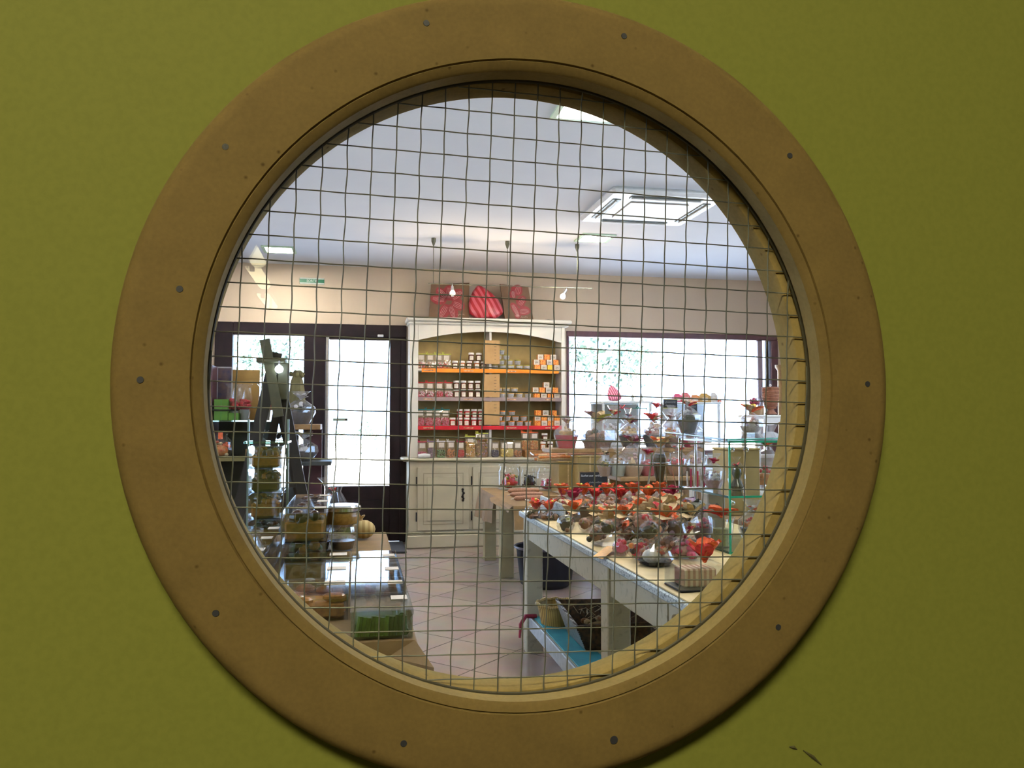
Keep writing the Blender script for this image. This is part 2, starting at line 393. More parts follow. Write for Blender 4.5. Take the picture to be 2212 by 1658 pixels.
# ---- workshop behind the camera
KX0, KX1, KY0, KZ = -3.4, 5.2, -12.5, 2.95
KW = pm('workshop_wall', (.20,.20,.12), (.18,.18,.10), 4, .8)
struct('wall_back_workshop', MB().box((KX0-.1,KY0-.1,0),(KX1+.1,KY0,KZ)).mesh('w', KW))
struct('wall_left_workshop', MB().box((KX0-.1,KY0,0),(KX0,YW,KZ)).mesh('w', KW))
struct('wall_right_workshop', MB().box((KX1,KY0,0),(KX1+.1,YW,KZ)).mesh('w', KW))
struct('ceiling_workshop', MB().box((KX0-.1,KY0,KZ),(KX1+.1,YW,KZ+.1)).mesh('w', pm('workshop_ceiling', (.22,.21,.14), None, 4, .9)))
struct('floor_workshop', MB().box((KX0-.1,KY0,-.1),(KX1+.1,YW,-.0)).mesh('w', pm('workshop_floor', (.16,.14,.10), (.12,.10,.07), 6, .7)))
# fluorescent battens; three of them mirror in the porthole pane
TUBE = emis('fluorescent_diffuser', (1,.90,.52), 9)
def batten(x, y, z, L=1.15, w=.15, drop=0, rz=0, label=''):
    t = thing('fluorescent_light', label, 'ceiling light', (x, y, z), rz)
    b = MB(); n = 10; pr = []
    for i in range(n+1):
        a = math.pi*i/n; pr.append((-w/2*math.cos(a), -w*.42*math.sin(a)))
    for yy in (-L/2, L/2):
        for (px_, pz_) in pr: b.v.append((px_, yy, pz_))
    K = len(pr)
    for i in range(K-1): b.f.append((i, i+1, K+i+1, K+i))
    b.f += [tuple(range(K)), tuple(reversed(range(K,2*K))), (0, K, 2*K-1, K-1)]; b.mi = [0]*len(b.f)
    part('diffuser', b.mesh('diffuser', TUBE), t)
    part('housing', MB().bbox((-w*.42,-L/2-.01,.002),(w*.42,L/2+.01,KZ-z-.001), .01).mesh('housing', WHITE), t)
    for s in (-1, 1):
        part('end_cap', MB().box((-w*.16, s*(L/2+.002), -w*.40),(w*.16, s*(L/2+.02), .0)).mesh('end_cap', WHITE), t)
    return t
def mirror_at(px, py, z):
    p = PZ(px, py, z); return p.x, 2*(YEND-.0055) - p.y
for (a, b_, s) in (((537,509),(532,541),'nearest'), ((552,573),(566,615),'middle'), ((572,633),(583,660),'farthest')):
    xa, ya = mirror_at(*a, KZ-.10); xb, yb = mirror_at(*b_, KZ-.10)
    batten((xa+xb)/2, ya-.6, KZ-.10, rz=0, label={'nearest':'pale fluorescent ceiling light nearest the porthole wall, mirrored in its glass','middle':'middle of three pale fluorescent ceiling lights mirrored in the porthole glass','farthest':'fluorescent ceiling light farthest from the porthole, mirrored smallest in its glass'}[s])
light('AREA', 'workshop_light', (-.5, -1.2, KZ-.12), 56, (1,.92,.60), 1.2, .3)

# ---- shop shell
struct('ceiling', MB().box((XL-.2, YEND, ZC),(XR+.2, YB+.25, ZC+.1)).mesh('ceiling', CEILM))
def floor_mat():
    m = bpy.data.materials.new('floor_tiles'); m.use_nodes = True; nt = m.node_tree; N = nt.nodes; L = nt.links; p = N['Principled BSDF']
    tc = N.new('ShaderNodeTexCoord'); mp = N.new('ShaderNodeMapping'); mp.inputs['Rotation'].default_value = (0,0,R(45))
    br = N.new('ShaderNodeTexBrick'); br.offset = 0; br.inputs['Scale'].default_value = 1; br.inputs['Brick Width'].default_value = .42; br.inputs['Row Height'].default_value = .42
    br.inputs['Mortar Size'].default_value = .0035; br.inputs['Color1'].default_value = (.42,.32,.27,1); br.inputs['Color2'].default_value = (.37,.28,.24,1); br.inputs['Mortar'].default_value = (.14,.11,.10,1)
    nz = N.new('ShaderNodeTexNoise'); nz.inputs['Scale'].default_value = 5; nz.inputs['Detail'].default_value = 5
    mx = N.new('ShaderNodeMix'); mx.data_type = 'RGBA'; mx.blend_type = 'MULTIPLY'; mx.inputs[0].default_value = .35
    L.new(tc.outputs['Object'], mp.inputs[0]); L.new(mp.outputs[0], br.inputs['Vector']); L.new(tc.outputs['Object'], nz.inputs['Vector'])
    L.new(br.outputs['Color'], mx.inputs[6]); L.new(nz.outputs['Color'], mx.inputs[7]); L.new(mx.outputs[2], p.inputs['Base Color'])
    p.inputs['Roughness'].default_value = .24; p.inputs['Specular IOR Level'].default_value = 1.0
    return m
struct('floor', MB().box((XL-.2, YEND, -.1),(XR+.2, YB+.25, 0)).mesh('floor', floor_mat()))
def side_wall(name, x0, x1, y0, y1, z0, z1):
    b = MB()
    for (p, q, r, t) in ((YEND, y0, 0, ZC), (y1, YB, 0, ZC), (y0, y1, 0, z0), (y0, y1, z1, ZC)): b.box((x0, p, r), (x1, q, t))
    struct(name, b.mesh(name, WALLM))
side_wall('wall_left', XL-.2, XL, 1.6, 4.0, .9, 2.5)
side_wall('wall_right', XR, XR+.2, 1.2, 5.2, .9, 2.5)
for k, (x, y0, y1) in enumerate(((XL-.12, 1.6, 4.0), (XR+.12, 1.2, 5.2))):  # side windows added out of view to bring more daylight into the shop
    w_ = bpy.data.objects.new('window_%d' % (k+3), None); COL.objects.link(w_); w_['kind'] = 'structure'; fb = MB()
    for (p, q, r, t) in ((y0, y1, .9, .96), (y0, y1, 2.44, 2.5), (y0, y0+.06, .96, 2.44), (y1-.06, y1, .96, 2.44), ((y0+y1)/2-.03, (y0+y1)/2+.03, .96, 2.44)): fb.box((x-.03, p, r), (x+.03, q, t))
    struct('frame', fb.mesh('frame', MAROON), w_); struct('pane', MB().box((x-.003, y0+.06, .96), (x+.003, y1-.06, 2.44)).mesh('pane', GLASS), w_)
# back wall with two openings
dx0, dx1 = XY(462, YB), XY(877, YB); dz1 = ZY(870, 703, YB)
wx0, wx1 = XY(1224, YB), XY(1682, YB); wz1 = ZY(1300, 716, YB); wz0 = .88
bw = MB(); T = .22
for (x0,x1,z0,z1) in ((XL-.2,dx0,0,ZC),(dx0,dx1,dz1,ZC),(dx1,wx0,0,ZC),(wx0,wx1,wz1,ZC),(wx0,wx1,0,wz0),(wx1,XR+.2,0,ZC)): bw.box((x0,YB,z0),(x1,YB+T,z1))
struct('wall_back', bw.mesh('wall_back', WALLM))
# entrance: frame, fixed light, glazed door
door = bpy.data.objects.new('door_1', None); COL.objects.link(door); door['kind'] = 'structure'
door['label'] = 'dark stained glazed shop entrance with a side window beside it'
yf = YB-.02
def fr(x0,x1,z0,z1,y0=yf,y1=yf+.12): return MB().bbox((x0,y0,z0),(x1,y1,z1), .006)
xa, xb, xc, xd = XY(500,yf), XY(655,yf), XY(703,yf), XY(842,yf)
zt = ZY(700,726,yf); zg = ZY(770,1050,yf); ze = .12
fm = MB()
for (x0,x1,z0,z1) in ((dx0,xa,0,dz1),(xa,dx1,zt,dz1),(xb,xc-.004,0,zt),(xd+.108,dx1,0,zt),(xa,xb,0,.55)): fm.bbox((x0,yf,z0),(x1,yf+.12,z1), .006)
struct('frame', fm.mesh('frame', DARKW), door)
lf = MB(); y2 = yf+.02
for (x0,x1,z0,z1) in ((xc,xc+.03,.01,zt+.01),(xd,xd+.115,.01,zt+.01),(xc+.03,xd,zt-.03,zt+.01),(xc+.03,xd,.01,zg)): lf.bbox((x0,y2,z0),(x1,y2+.06,z1), .006)
leaf = struct('door_leaf', lf.mesh('door_leaf', DARKW), door, label='dark wooden door leaf with solid lower panel')
struct('raised_panel', MB().bbox((xc+.12,y2-.012,.14),(xd-.06,y2+.002,zg-.14), .012).mesh('rp', DARKW), leaf)
struct('pane', MB().box((xc+.03,y2+.02,zg),(xd,y2+.026,zt-.03)).mesh('pane', GLASS), leaf)
struct('pane', MB().box((xa,yf+.05,.55),(xb,yf+.056,zt)).mesh('pane', GLASS), door)
hx = XY(706, yf-.07); hb = MB(); hb.tube([(hx,yf-.07,.6),(hx,yf-.07,zt-.005)], .016, 12)
for z in (.75, 1.6, 2.0): hb.tube([(hx,yf-.07,z),(hx+.02,yf+.02,z)], .009, 8)
struct('pull_bar', hb.mesh('pull_bar', pm('brushed_metal', (.34,.31,.28), None, 40, .45, metal=.5), True), leaf, label='tall bright metal pull bar')
p = PY(735, 906, y2); st = MB(); st.m(0).box((p.x-.075,y2+.013,p.z-.014),(p.x+.075,y2+.019,p.z+.014)); st.m(1).box((p.x+.05,y2+.011,p.z-.011),(p.x+.07,y2+.013,p.z+.011))
struct('sticker', st.mesh('sticker', [pm('sticker', (.22,.26,.2), None, 60, .6), INK]), leaf, label='narrow grey green sticker on the glass')
p = PY(822, 725, yf-.01); struct('closer', MB().bbox((p.x-.03,yf-.03,p.z-.012),(p.x+.03,yf+.02,p.z+.012), .004).mesh('closer', WHITE), door)
# display window on the right
w2 = bpy.data.objects.new('window_2', None); COL.objects.link(w2); w2['kind'] = 'structure'; w2['label'] = 'wide shop window with a maroon wooden frame'
t_ = .055; wf = MB()
for (x0,x1,z0,z1) in ((wx0,wx1,wz1-.062,wz1),(wx1-.085,wx1,wz0,wz1-.062),(wx0,wx0+.03,wz0,wz1-.062),(wx0+.03,wx1-.085,wz0,wz0+.05)): wf.bbox((x0,YB-.01,z0),(x1,YB+.1,z1), .006)
struct('frame', wf.mesh('frame', MAROON), w2)
xm = XY(1647, YB); struct('mullion', MB().bbox((xm-.03,YB+.03,wz0+.05),(xm+.03,YB+.08,wz1-.062), .005).mesh('mullion', pm('grey_lilac_frame', (.32,.25,.30), None, 20, .4)), w2, label='slim grey lilac mullion')
xm2 = XY(1663, YB); struct('mullion', MB().bbox((xm2-.012,YB+.03,wz0+.05),(xm2+.012,YB+.08,wz1-.062), .004).mesh('mullion', DARKW), w2)
struct('pane', MB().box((wx0+.03,YB+.05,wz0+.05),(wx1-.085,YB+.056,wz1-.062)).mesh('pane', GLASS), w2)
struct('sill', MB().bbox((wx0,YB-.12,wz0-.04),(wx1,YB-.011,wz0), .006).mesh('sill', WHITEP), w2)
# ---- outside: pale gravel forecourt and sunlit greenery
GRV = pm('pale_gravel', (.80,.78,.74), (.66,.63,.58), 8, .9)
struct('ground_outside', MB().box((-40, -30, -.22),(40, 60, -.12)).mesh('ground', GRV))
LEAF = pm('pale_sunlit_leaves', (.022,.050,.034), (.014,.036,.026), 30, .6)
BARK = pm('bark', (.45,.42,.38), None, 30, .8)
def tree(px, py, y, h, rad, label, seed, bush=False):
    c = PY(px, py, y); t = thing('tree' if not bush else 'shrub', label, 'tree' if not bush else 'shrub', (c.x, y, -.12))
    rn = random.Random(seed); b = MB(); cz = c.z+.12
    for k in range(620 if not bush else 320):
        u = Vector((rn.gauss(0,1), rn.gauss(0,1), rn.gauss(0,1))).normalized()*rad*rn.uniform(.35,1)
        q = Vector((u.x, u.y, cz+u.z*.8)); 
        if q.z < .05: continue
        s = rad*.075*rn.uniform(.6,1.3); a = Vector((rn.uniform(-1,1),rn.uniform(-1,1),rn.uniform(-1,1))).normalized(); d = a.orthogonal().normalized(); e = a.cross(d)
        b.add([q-d*s, q-e*s*.5, q+d*s, q+e*s*.5], [(0,1,2,3)])
    part('foliage', b.mesh('foliage', LEAF), t)
    tb = MB(); tb.tube([(0,0,0),(.05*rad,0,cz*.6),(0,0,cz)], [rad*.09, rad*.07, rad*.03], 8)
    for k in range(5):
        a = k*1.3; tb.tube([(0,0,cz*.7),(rad*.5*math.cos(a), rad*.5*math.sin(a), cz+rad*.2)], [rad*.03,rad*.012], 5)
    part('trunk', tb.mesh('trunk', BARK, True), t)
tree(1292, 752, 24, 5, 1.7, 'pale sunlit tree seen through the left part of the wide shop window', 1)
tree(1366, 786, 29, 5, 1.2, 'smaller pale tree right of the first one beyond the wide shop window', 2)
tree(575, 768, 22, 4, 1.1, 'pale tree beyond the side window above the green boxes', 3)
tree(668, 735, 20, 4, .5, 'small wispy tree at the upper right of the side window', 4)
tree(728, 950, 16, 1, .32, 'low shrub seen through the lower left of the door glass', 5, True)
tree(785, 945, 18, 1, .45, 'low shrub seen through the lower right of the door glass', 6, True)
# dark doormat
m0 = PZ(800, 1181, .0); single('doormat', MB().bbox((dx0+.2, YB-.75, .001),(XY(880,YB-.4)-.02, YB-.08, .02), .006).mesh('mat', pm('mat_fibre', (.03,.03,.035), (.05,.05,.055), 200, .95, bump=.5)), 'dark flat doormat on the tiles in front of the entrance door', 'doormat')

# ---- ceiling equipment
def downlight(px, py, w, label):
    p = PZ(px, py, ZC); t = thing('recessed_light', label, 'ceiling light', (p.x, p.y, ZC))
    b = MB(); h = w/2
    for (a, c) in (((-h,-h),(h,-h+.03)),((-h,h-.03),(h,h)),((-h,-h+.03),(-h+.03,h-.03)),((h-.03,-h+.03),(h,h-.03))): b.box((a[0],a[1],-.012),(c[0],c[1],-.001))
    part('rim', b.mesh('rim', pm('light_rim', (.55,.75,.55), None, 20, .3)), t)
    part('diffuser', MB().box((-h+.03,-h+.03,-.006),(h-.03,h-.03,-.001)).mesh('diffuser', emis('downlight', (1,1,.90), 30)), t)
    light('AREA', 'downlight', (p.x, p.y, ZC-.03), 12, (1,.92,.76), .25)
downlight(603, 538, .30, 'small square recessed light at the left end of the shop ceiling')
downlight(1285, 513, .30, 'square recessed light nearest the air conditioner, on its far side')
downlight(1300, 226, .44, 'bright square recessed light at the top edge of the round window')
for (x, y) in ((1.6,1.6),(-2.2,4.6),(-2.2,1.6),(4.6,4)): light('AREA', 'downlight', (x, y, ZC-.03), 12, (1,.90,.72), .3)  # fill lights added out of view, without fittings
for (x, y) in ((2.2,2.6),(-1.5,1.4)):
    pass
# ceiling cassette air conditioner
c_ = [PZ(1252,463,ZC), PZ(1345,404,ZC)]
acx0 = c_[0].x; acy0 = c_[1].y; acy1 = c_[0].y; aw = (acy1-acy0)*1.10
t = thing('air_conditioner', 'white square cassette air conditioner set in the ceiling', 'air conditioner', (acx0+aw/2, (acy0+acy1)/2, ZC))
h = aw/2; b = MB(); b.bbox((-h,-h,-.05),(h,h,-.001), .02); part('panel', b.mesh('panel', pm('ac_white', (.85,.86,.88), None, 20, .3)), t)
part('intake_grille', MB().bbox((-h*.52,-h*.52,-.058),(h*.52,h*.52,-.051), .005).mesh('grille', stripes('ac_grille', (.36,.31,.26), (.46,.41,.35), 60)), t, label='taupe square intake grille')
for k in range(4):
    M = Matrix.Rotation(k*math.pi/2, 4, 'Z'); b = MB(); b.box((-h*.62,-h*.86,-.056),(h*.62,-h*.72,-.0505), M)
    s_ = part('air_slot', b.mesh('slot', pm('slot_dark', (.06,.08,.08), None, 20, .4)), t)
    part('louvre', MB().box((-h*.60,-h*.80,-.066),(h*.60,-h*.785,-.057), M).mesh('louvre', WHITE), s_)
# low-voltage cable lights in front of the back wall
yl = 7.1
A, B = PY(925, 612, yl), PY(1280, 623, yl)
t = thing('cable_light', 'thin horizontal cable rail with two small spot bulbs hung above the cream dresser', 'spotlight rail', (0,0,0))
b = MB(); b.tube([A, B], .004, 6); part('cable', b.mesh('cable', STEEL), t)
for (px, pt) in ((935,553),(1096,561),(1248,566)):
    p = PY(px, 905, yl); zz = A.z + (B.z-A.z)*(p.x-A.x)/(B.x-A.x); b = MB()
    b.tube([(p.x,yl,zz),(p.x,yl,ZC-.06)], .003, 6); b.lathe([(.006,ZC-.07),(.02,ZC-.03),(.02,ZC-.002)], 12, Matrix.Translation((p.x,yl,0)))
    part('hanger', b.mesh('hanger', STEEL), t)
for (px, dxx) in ((976,0),(1224,-.03)):
    p = PY(px, 905, yl); zz = A.z + (B.z-A.z)*(p.x-A.x)/(B.x-A.x); b = MB()
    b.tube([(p.x,yl,zz+.004),(p.x,yl-.005,zz-.02)], .004, 6); b.tube([(p.x,yl-.005,zz-.02),(p.x+dxx,yl-.02,zz-.065)], [.012,.017], 10)
    s_ = part('lamp_holder', b.mesh('holder', CHROME, True), t); b = MB(); b.ball((p.x+dxx*1.3,yl-.025,zz-.085), .024, 12, 8)
    part('bulb', b.mesh('bulb', emis('halogen', (1,.78,.45), 30), True), s_)
    light('POINT', 'halogen', (p.x+dxx*1.4, yl-.03, zz-.125), 9, (1,.72,.42), .02)
# exit sign
p = PY(674, 607, YB); t = thing('exit_sign', 'small white plate with a green band reading SORTIE on the wall above the entrance', 'sign', (p.x, YB-.001, p.z))
part('plate', MB().bbox((-.125,-.012,-.034),(.125,0,.034), .004).mesh('plate', pm('sign_plate', (.55,.60,.55), None, 20, .4)), t)
part('band', MB().box((-.125,-.0135,-.018),(.125,-.0115,.018)).mesh('band', pm('sign_green', (.01,.16,.08), None, 20, .4)), t)
def text(s, size, mat, parent, loc, rot=(math.pi/2,0,0), name='lettering', shear=0, align='CENTER'):
    c = bpy.data.curves.new(name, 'FONT'); c.body = s; c.size = size; c.align_x = align; c.align_y = 'CENTER'; c.extrude = .0006; c.shear = shear
    o = bpy.data.objects.new('tmp', c); COL.objects.link(o); dg = bpy.context.evaluated_depsgraph_get(); me = bpy.data.meshes.new_from_object(o.evaluated_get(dg))
    bpy.data.objects.remove(o); me.materials.clear(); me.materials.append(mat); return part(name, me, parent, loc, rot)
def scrawl(parent, x0, x1, y, z, h, seed, name='chalk_line'):
    rn = random.Random(seed); n = max(6, int((x1-x0)/h*3.2)); pts = []
    for i in range(n+1): pts.append((x0+(x1-x0)*i/n, y, z+h*.5*(1 if i % 2 else -1)*rn.uniform(.2,1)))
    part(name, MB().tube(pts, h*.07, 4).mesh(name, CHALK), parent)
text('SORTIE', .034, CHALK, t, (0,-.0145,0))
# ================================================================== DRESSER AND ITS GOODS
YU = 8.30                                  # front plane of the hutch
YL = 8.14                                  # front plane of the base
def ux(px): return XY(px, YU)
def uz(py): return ZY(1060, py, YU)
def lx(px): return XY(px, YL)
def lz(py): return ZY(1000, py, YL)
MP = mpp(YU)
Z1, Z2, Z3, ZCN = uz(797), uz(858), uz(919.5), lz(989)   # shelf surfaces and counter
dr = thing('display_dresser', 'tall cream dresser with an arched open hutch above panelled cupboard doors', 'dresser', ((lx(880)+lx(1226))/2, YL, 0))
ox, oy = dr.location.x, dr.location.y
def dp(name, mb, mat, par=None, label=None, smooth=False): return part(name, mb.mesh(name, mat, smooth), par or dr, (-ox,-oy,0) if par is None else (0,0,0), (0,0,0), label)
x0, x1 = ux(884), ux(1221); xi0, xi1 = ux(903), ux(1213); ztop = uz(700); yb = YB-.006
for a_, c_2 in ((x0,xi0),(xi1,x1)): dp('side_panel', MB().bbox((a_,YU,ZCN),(c_2,yb,ztop), .004), WHITEP)
# arched fascia
b = MB(); n = 24; xm_ = ux(1060); zc_, ze_ = uz(716.5), uz(737); pts = []
for k in range(n+1):
    t = k/n; x = xi0+(xi1-xi0)*t; q = (x-xm_)/((xi1-xi0)/2); z = ze_+(zc_-ze_)*(1-q*q); pts.append((x,z))
for k in range(n):
    (xa_,za),(xb_,zb) = pts[k], pts[k+1]
    b.add([(xa_,YU,za),(xb_,YU,zb),(xb_,YU,ztop),(xa_,YU,ztop),(xa_,YU+.025,za),(xb_,YU+.025,zb),(xb_,YU+.025,ztop),(xa_,YU+.025,ztop)], [(0,1,2,3),(7,6,5,4),(0,4,5,1)])
dp('arched_fascia', b, WHITEP)
b = MB(); b.bbox((ux(877),YU-.07,uz(697)),(ux(1233),yb,uz(689)), .01); b.bbox((ux(880),YU-.035,uz(703)),(ux(1228),yb,uz(697)-.001), .01); dp('cornice', b, WHITEP)
b = MB(); b.box((xi0-.002,yb-.03,ZCN),(xi1+.002,yb,ztop)); dp('back_panel', b, KRAFTG)
b = MB(); xd_ = ux(1060); b.box((xd_-.012,YU+.02,ZCN+.001),(xd_+.012,yb-.031,uz(713))); dp('divider', b, WHITEP)
ORE = pm('orange_edge', (.95,.28,.02), (.9,.22,.01), 8, .35); MVE = pm('mauve_edge', (.36,.27,.26), (.3,.22,.22), 8, .4); RDE = pm('red_edge', (.62,.02,.03), (.5,.01,.03), 8, .35)
for z, mat, lab, hpx in ((Z1,ORE,'shelf with a bright orange front edge',8),(Z2,MVE,'shelf with a mauve grey front edge',8),(Z3,RDE,'shelf with a red front edge',8)):
    b = MB(); b.box((xi0,YU+.012,z-.022),(xd_-.013,yb-.031,z)); b.box((xd_+.013,YU+.012,z-.022),(xi1,yb-.031,z)); s_ = dp('shelf', b, WHITEP, None, lab)
    b = MB(); b.box((xi0+(.035 if mat is ORE else 0),YU-.004,z-hpx*MP),(xi1-(.03 if mat is ORE else 0),YU+.011,z+.001)); e_ = part('front_edge', b.mesh('edge', mat), s_)
    for px in ((925,1012,1105) if mat is ORE else (925,1012,1105,1188)):
        part('price_strip', MB().box((ux(px)-.05,YU-.0055,z-.026),(ux(px)+.05,YU-.0045,z-.014)).mesh('strip', pm('price_strip', (.80,.50,.30), (.3,.12,.05), 55, .5)), s_)
# counter and base
b = MB(); b.bbox((lx(870),YL-.03,ZCN-.03),(lx(1232),yb,ZCN), .01); dp('counter_top', b, CREAM)
bx0, bx1 = lx(884), lx(1224)
b = MB(); b.box((bx0,YL,.0),(bx1,yb,ZCN-.031)); b.bbox((bx0-.03,YL-.035,.001),(bx1+.03,YL-.001,lz(1152)), .012); b.bbox((bx0-.015,YL-.018,lz(1152)),(bx1+.015,YL-.001,lz(1146)), .006); dp('base_body', b, CREAM)
for k, (a, c) in enumerate(((902,1013),(1021,1120),(1122,1218))):
    X0, X1 = lx(a), lx(c); z0, z1 = lz(1143), lz(1008); b = MB(); b.bbox((X0,YL-.02,z0),(X1,YL-.001,z1), .004)
    d_ = dp('door', b, CREAM); m_ = .065
    b = MB(); b.bbox((X0+m_,YL-.021,z0+m_),(X1-m_,YL-.0195,z1-m_), .003); b2 = MB()
    for (p0,p1,q0,q1) in ((X0+m_-.008,X1-m_+.008,z1-m_,z1-m_+.008),(X0+m_-.008,X1-m_+.008,z0+m_-.008,z0+m_),(X0+m_-.008,X0+m_,z0+m_,z1-m_),(X1-m_,X1-m_+.008,z0+m_,z1-m_)): b2.box((p0,YL-.0225,q0),(p1,YL-.0195,q1))
    part('moulding', b2.mesh('moulding', pm('aged_cream_groove', (.36,.31,.22), None, 20, .6)), d_)  # moulding strips in a darker cream than the doors
    b = MB(); b.bbox((X0+m_+.03,YL-.028,z0+m_+.03),(X1-m_-.03,YL-.020,z1-m_-.03), .01); part('panel', b.mesh('panel', CREAM), d_)
    for zz in (.78, .22):
        b = MB(); zc2 = z0+(z1-z0)*zz; b.cyl(.007, zc2-.045, zc2+.045, 8, Matrix.Translation((X0-.012 if k != 0 else X0-.008, YL-.022, 0))); part('hinge', b.mesh('hinge', DARKM), d_)
    if k == 0:
        b = MB(); zk = lz(1068); xk = lx(1000)
        for q in range(7): b.ball((xk+.006*math.sin(q*2), YL-.024, zk+(q-3)*.018), .011 if q%2 else .014, 8, 5)
        part('escutcheon', b.mesh('escutcheon', DARKM), d_)
# kraft price posters hung in the middle of the hutch
for k, (a, c, lab) in enumerate(((786,735,'kraft price sheet hanging in the top bay of the dresser'),(857,808,'kraft price sheet in the dresser bay under the orange shelf edge'),(917,867,'kraft price sheet in the dresser bay above the red shelf edge'))):
    t = thing('price_sheet', lab, 'price sheet', (ux(1062), YU-.012, uz(a)), group='kraft price sheets')
    w = 17*MP; h = (uz(c)-uz(a)); part('board', MB().box((-w,-.003,0),(w,.0,h)).mesh('board', pm('price_kraft', (.50,.30,.13), (.44,.26,.11), 10, .8)), t)
    rn = random.Random(k)
    for q in range(6 if k < 2 else 3):
        z = h*(.85-.13*q); L_ = rn.uniform(.010,.03); part('printed_line', MB().box((.02-L_/2+.015,-.0042,z),(.02+L_/2+.015,-.0032,z+.0035)).mesh('line', INK), t)

# ---------------------------------------------------------------- goods: makers (meshes cached, shared between copies)
CACHE = {}
def cm(key, fn):
    if key not in CACHE: CACHE[key] = fn()
    return CACHE[key]
def m_jar(content, key):
    def body():
        b = MB(); b.lathe([(.024,0),(.029,.004),(.030,.010),(.030,.052),(.027,.062),(.0255,.068)], 16); return b.mesh('jar_'+key, content, True)
    return cm('jar'+key, body)
def m_lid():
    return cm('lid', lambda: MB().lathe([(.028,.066),(.030,.068),(.030,.083),(.027,.086)], 16).mesh('lid', LIDW, True))
def m_label():
    def f():
        b = MB(); n = 6
        for i in range(n):
            a0, a1 = -math.pi/2+(-.5+i/n)*1.5, -math.pi/2+(-.5+(i+1)/n)*1.5; r = .0306
            b.add([(r*math.cos(a0),r*math.sin(a0),.008),(r*math.cos(a1),r*math.sin(a1),.008),(r*math.cos(a1),r*math.sin(a1),.052),(r*math.cos(a0),r*math.sin(a0),.052)], [(0,1,2,3)])
        b.m(1)
        for z, w in ((.040,.010),(.034,.014),(.028,.008)): b.box((-w/2,-.0312,z),(w/2,-.0305,z+.0018))
        return b.mesh('jar_label', [PAPER, pm('label_ink', (.35,.25,.2), None, 20, .6)])
    return cm('jlabel', f)
def jar(x, y, z, content, key, label, group, s=1):
    t = thing('jam_jar', label, 'jar', (x, y, z), random.uniform(-.15,.15), group, s)
    part('glass_body', m_jar(content, key), t); part('lid', m_lid(), t); part('label', m_label(), t); return t
def tin(x, y, z, lid, key, label, group, s=1):
    t = thing('tapered_tub', label, 'tub', (x, y, z), random.uniform(-.2,.2), group, s)
    def body():
        b = MB(); b.lathe([(.028,0),(.030,.002),(.0355,.044)], 18); b.m(1)
        return b.mesh('tub', pm('tub_grey_print', (.55,.53,.56), (.42,.40,.42), 60, .4), True)
    def print_():
        b = MB(); rn = random.Random(5)
        pts = [(-.018+.004*i, -.034-.0004*(i%2)-.0, .019+.004*math.sin(i*2.2)) for i in range(10)]
        pts = [(p[0], -math.sqrt(max(0,.0345**2-p[0]**2))-.0005, p[2]) for p in pts]; b.tube(pts, .0011, 4)
        return b.mesh('script', pm('script_ink', (.06,.05,.07), None, 20, .5))
    part('cup', cm('tinbody', body), t)
    part('lid', cm('tinlid'+key, lambda: MB().lathe([(.036,.042),(.038,.043),(.038,.051),(.0355,.053)], 18).mesh('tub_lid', lid, True)), t)
    part('script_logo', cm('tinp', print_), t); return t
def cube(x, y, z, kind, label, group, s=1):
    """small cubic sweet box, kind W (white framed face) or O / Y (printed face)"""
    t = thing('sweet_box', label, 'box', (x, y, z), random.uniform(-.04,.04), group, s)
    h = .030; H = .054
    mats = {'W': pm('box_orange_side', (.75,.26,.05), None, 90, .5), 'O': pm('orange_print', (.85,.36,.05), (.68,.13,.03), 70, .5, contrast=(.42,.55)), 'Y': pm('yellow_print', (.88,.52,.03), (.85,.46,.02), 40, .5)}
    part('carton', cm('cube'+kind, lambda: MB().bbox((-h,-h,0),(h,h,H), .002).mesh('carton', mats[kind])), t)
    if kind == 'W':
        def face():
            b = MB(); b.box((-h,-h-.0015,0.001),(h,-h-.0001,H-.001)); return b.mesh('face', pm('box_face', (.80,.70,.60), None, 30, .5))
        def inner():
            b = MB(); b.box((-h+.007,-h-.0025,.008),(h-.007,-h-.0014,H-.008)); b.m(1)
            b.tube([(-.016,-h-.003,.024),(-.009,-h-.003,.018),(-.002,-h-.003,.029),(.006,-h-.003,.026),(.015,-h-.003,.021)], .0016, 4)
            return b.mesh('inset', [pm('box_inset', (.58,.48,.38), None, 30, .5), INK])
        part('face_label', cm('cubeface', face), t); part('printed_logo', cm('cubein', inner), t)
    return t
def m_fill(mat, key, w, h, d, r=.007, n=70, seed=1):
    def f():
        rn = random.Random(seed); b = MB(); b.bbox((-w*.44,-d*.42,.001),(w*.44,d*.42,h*.93), .008)
        mats = mat if isinstance(mat, list) else [mat]
        for k in range(n):
            b.m(k % len(mats)); sd = rn.random()
            if sd < .6: c = (rn.uniform(-w*.42,w*.42), -d*.42, rn.uniform(r,h*.95))
            elif sd < .8: c = (rn.uniform(-w*.42,w*.42), rn.uniform(-d*.4,d*.4), h*.94)
            else: c = (rn.choice((-1,1))*w*.43, rn.uniform(-d*.4,d*.4), rn.uniform(r,h*.9))
            b.ball(c, r*rn.uniform(.8,1.2), 6, 4)
        return b.mesh('sweets_'+key, mats, True)
    return cm('fill'+key, f)
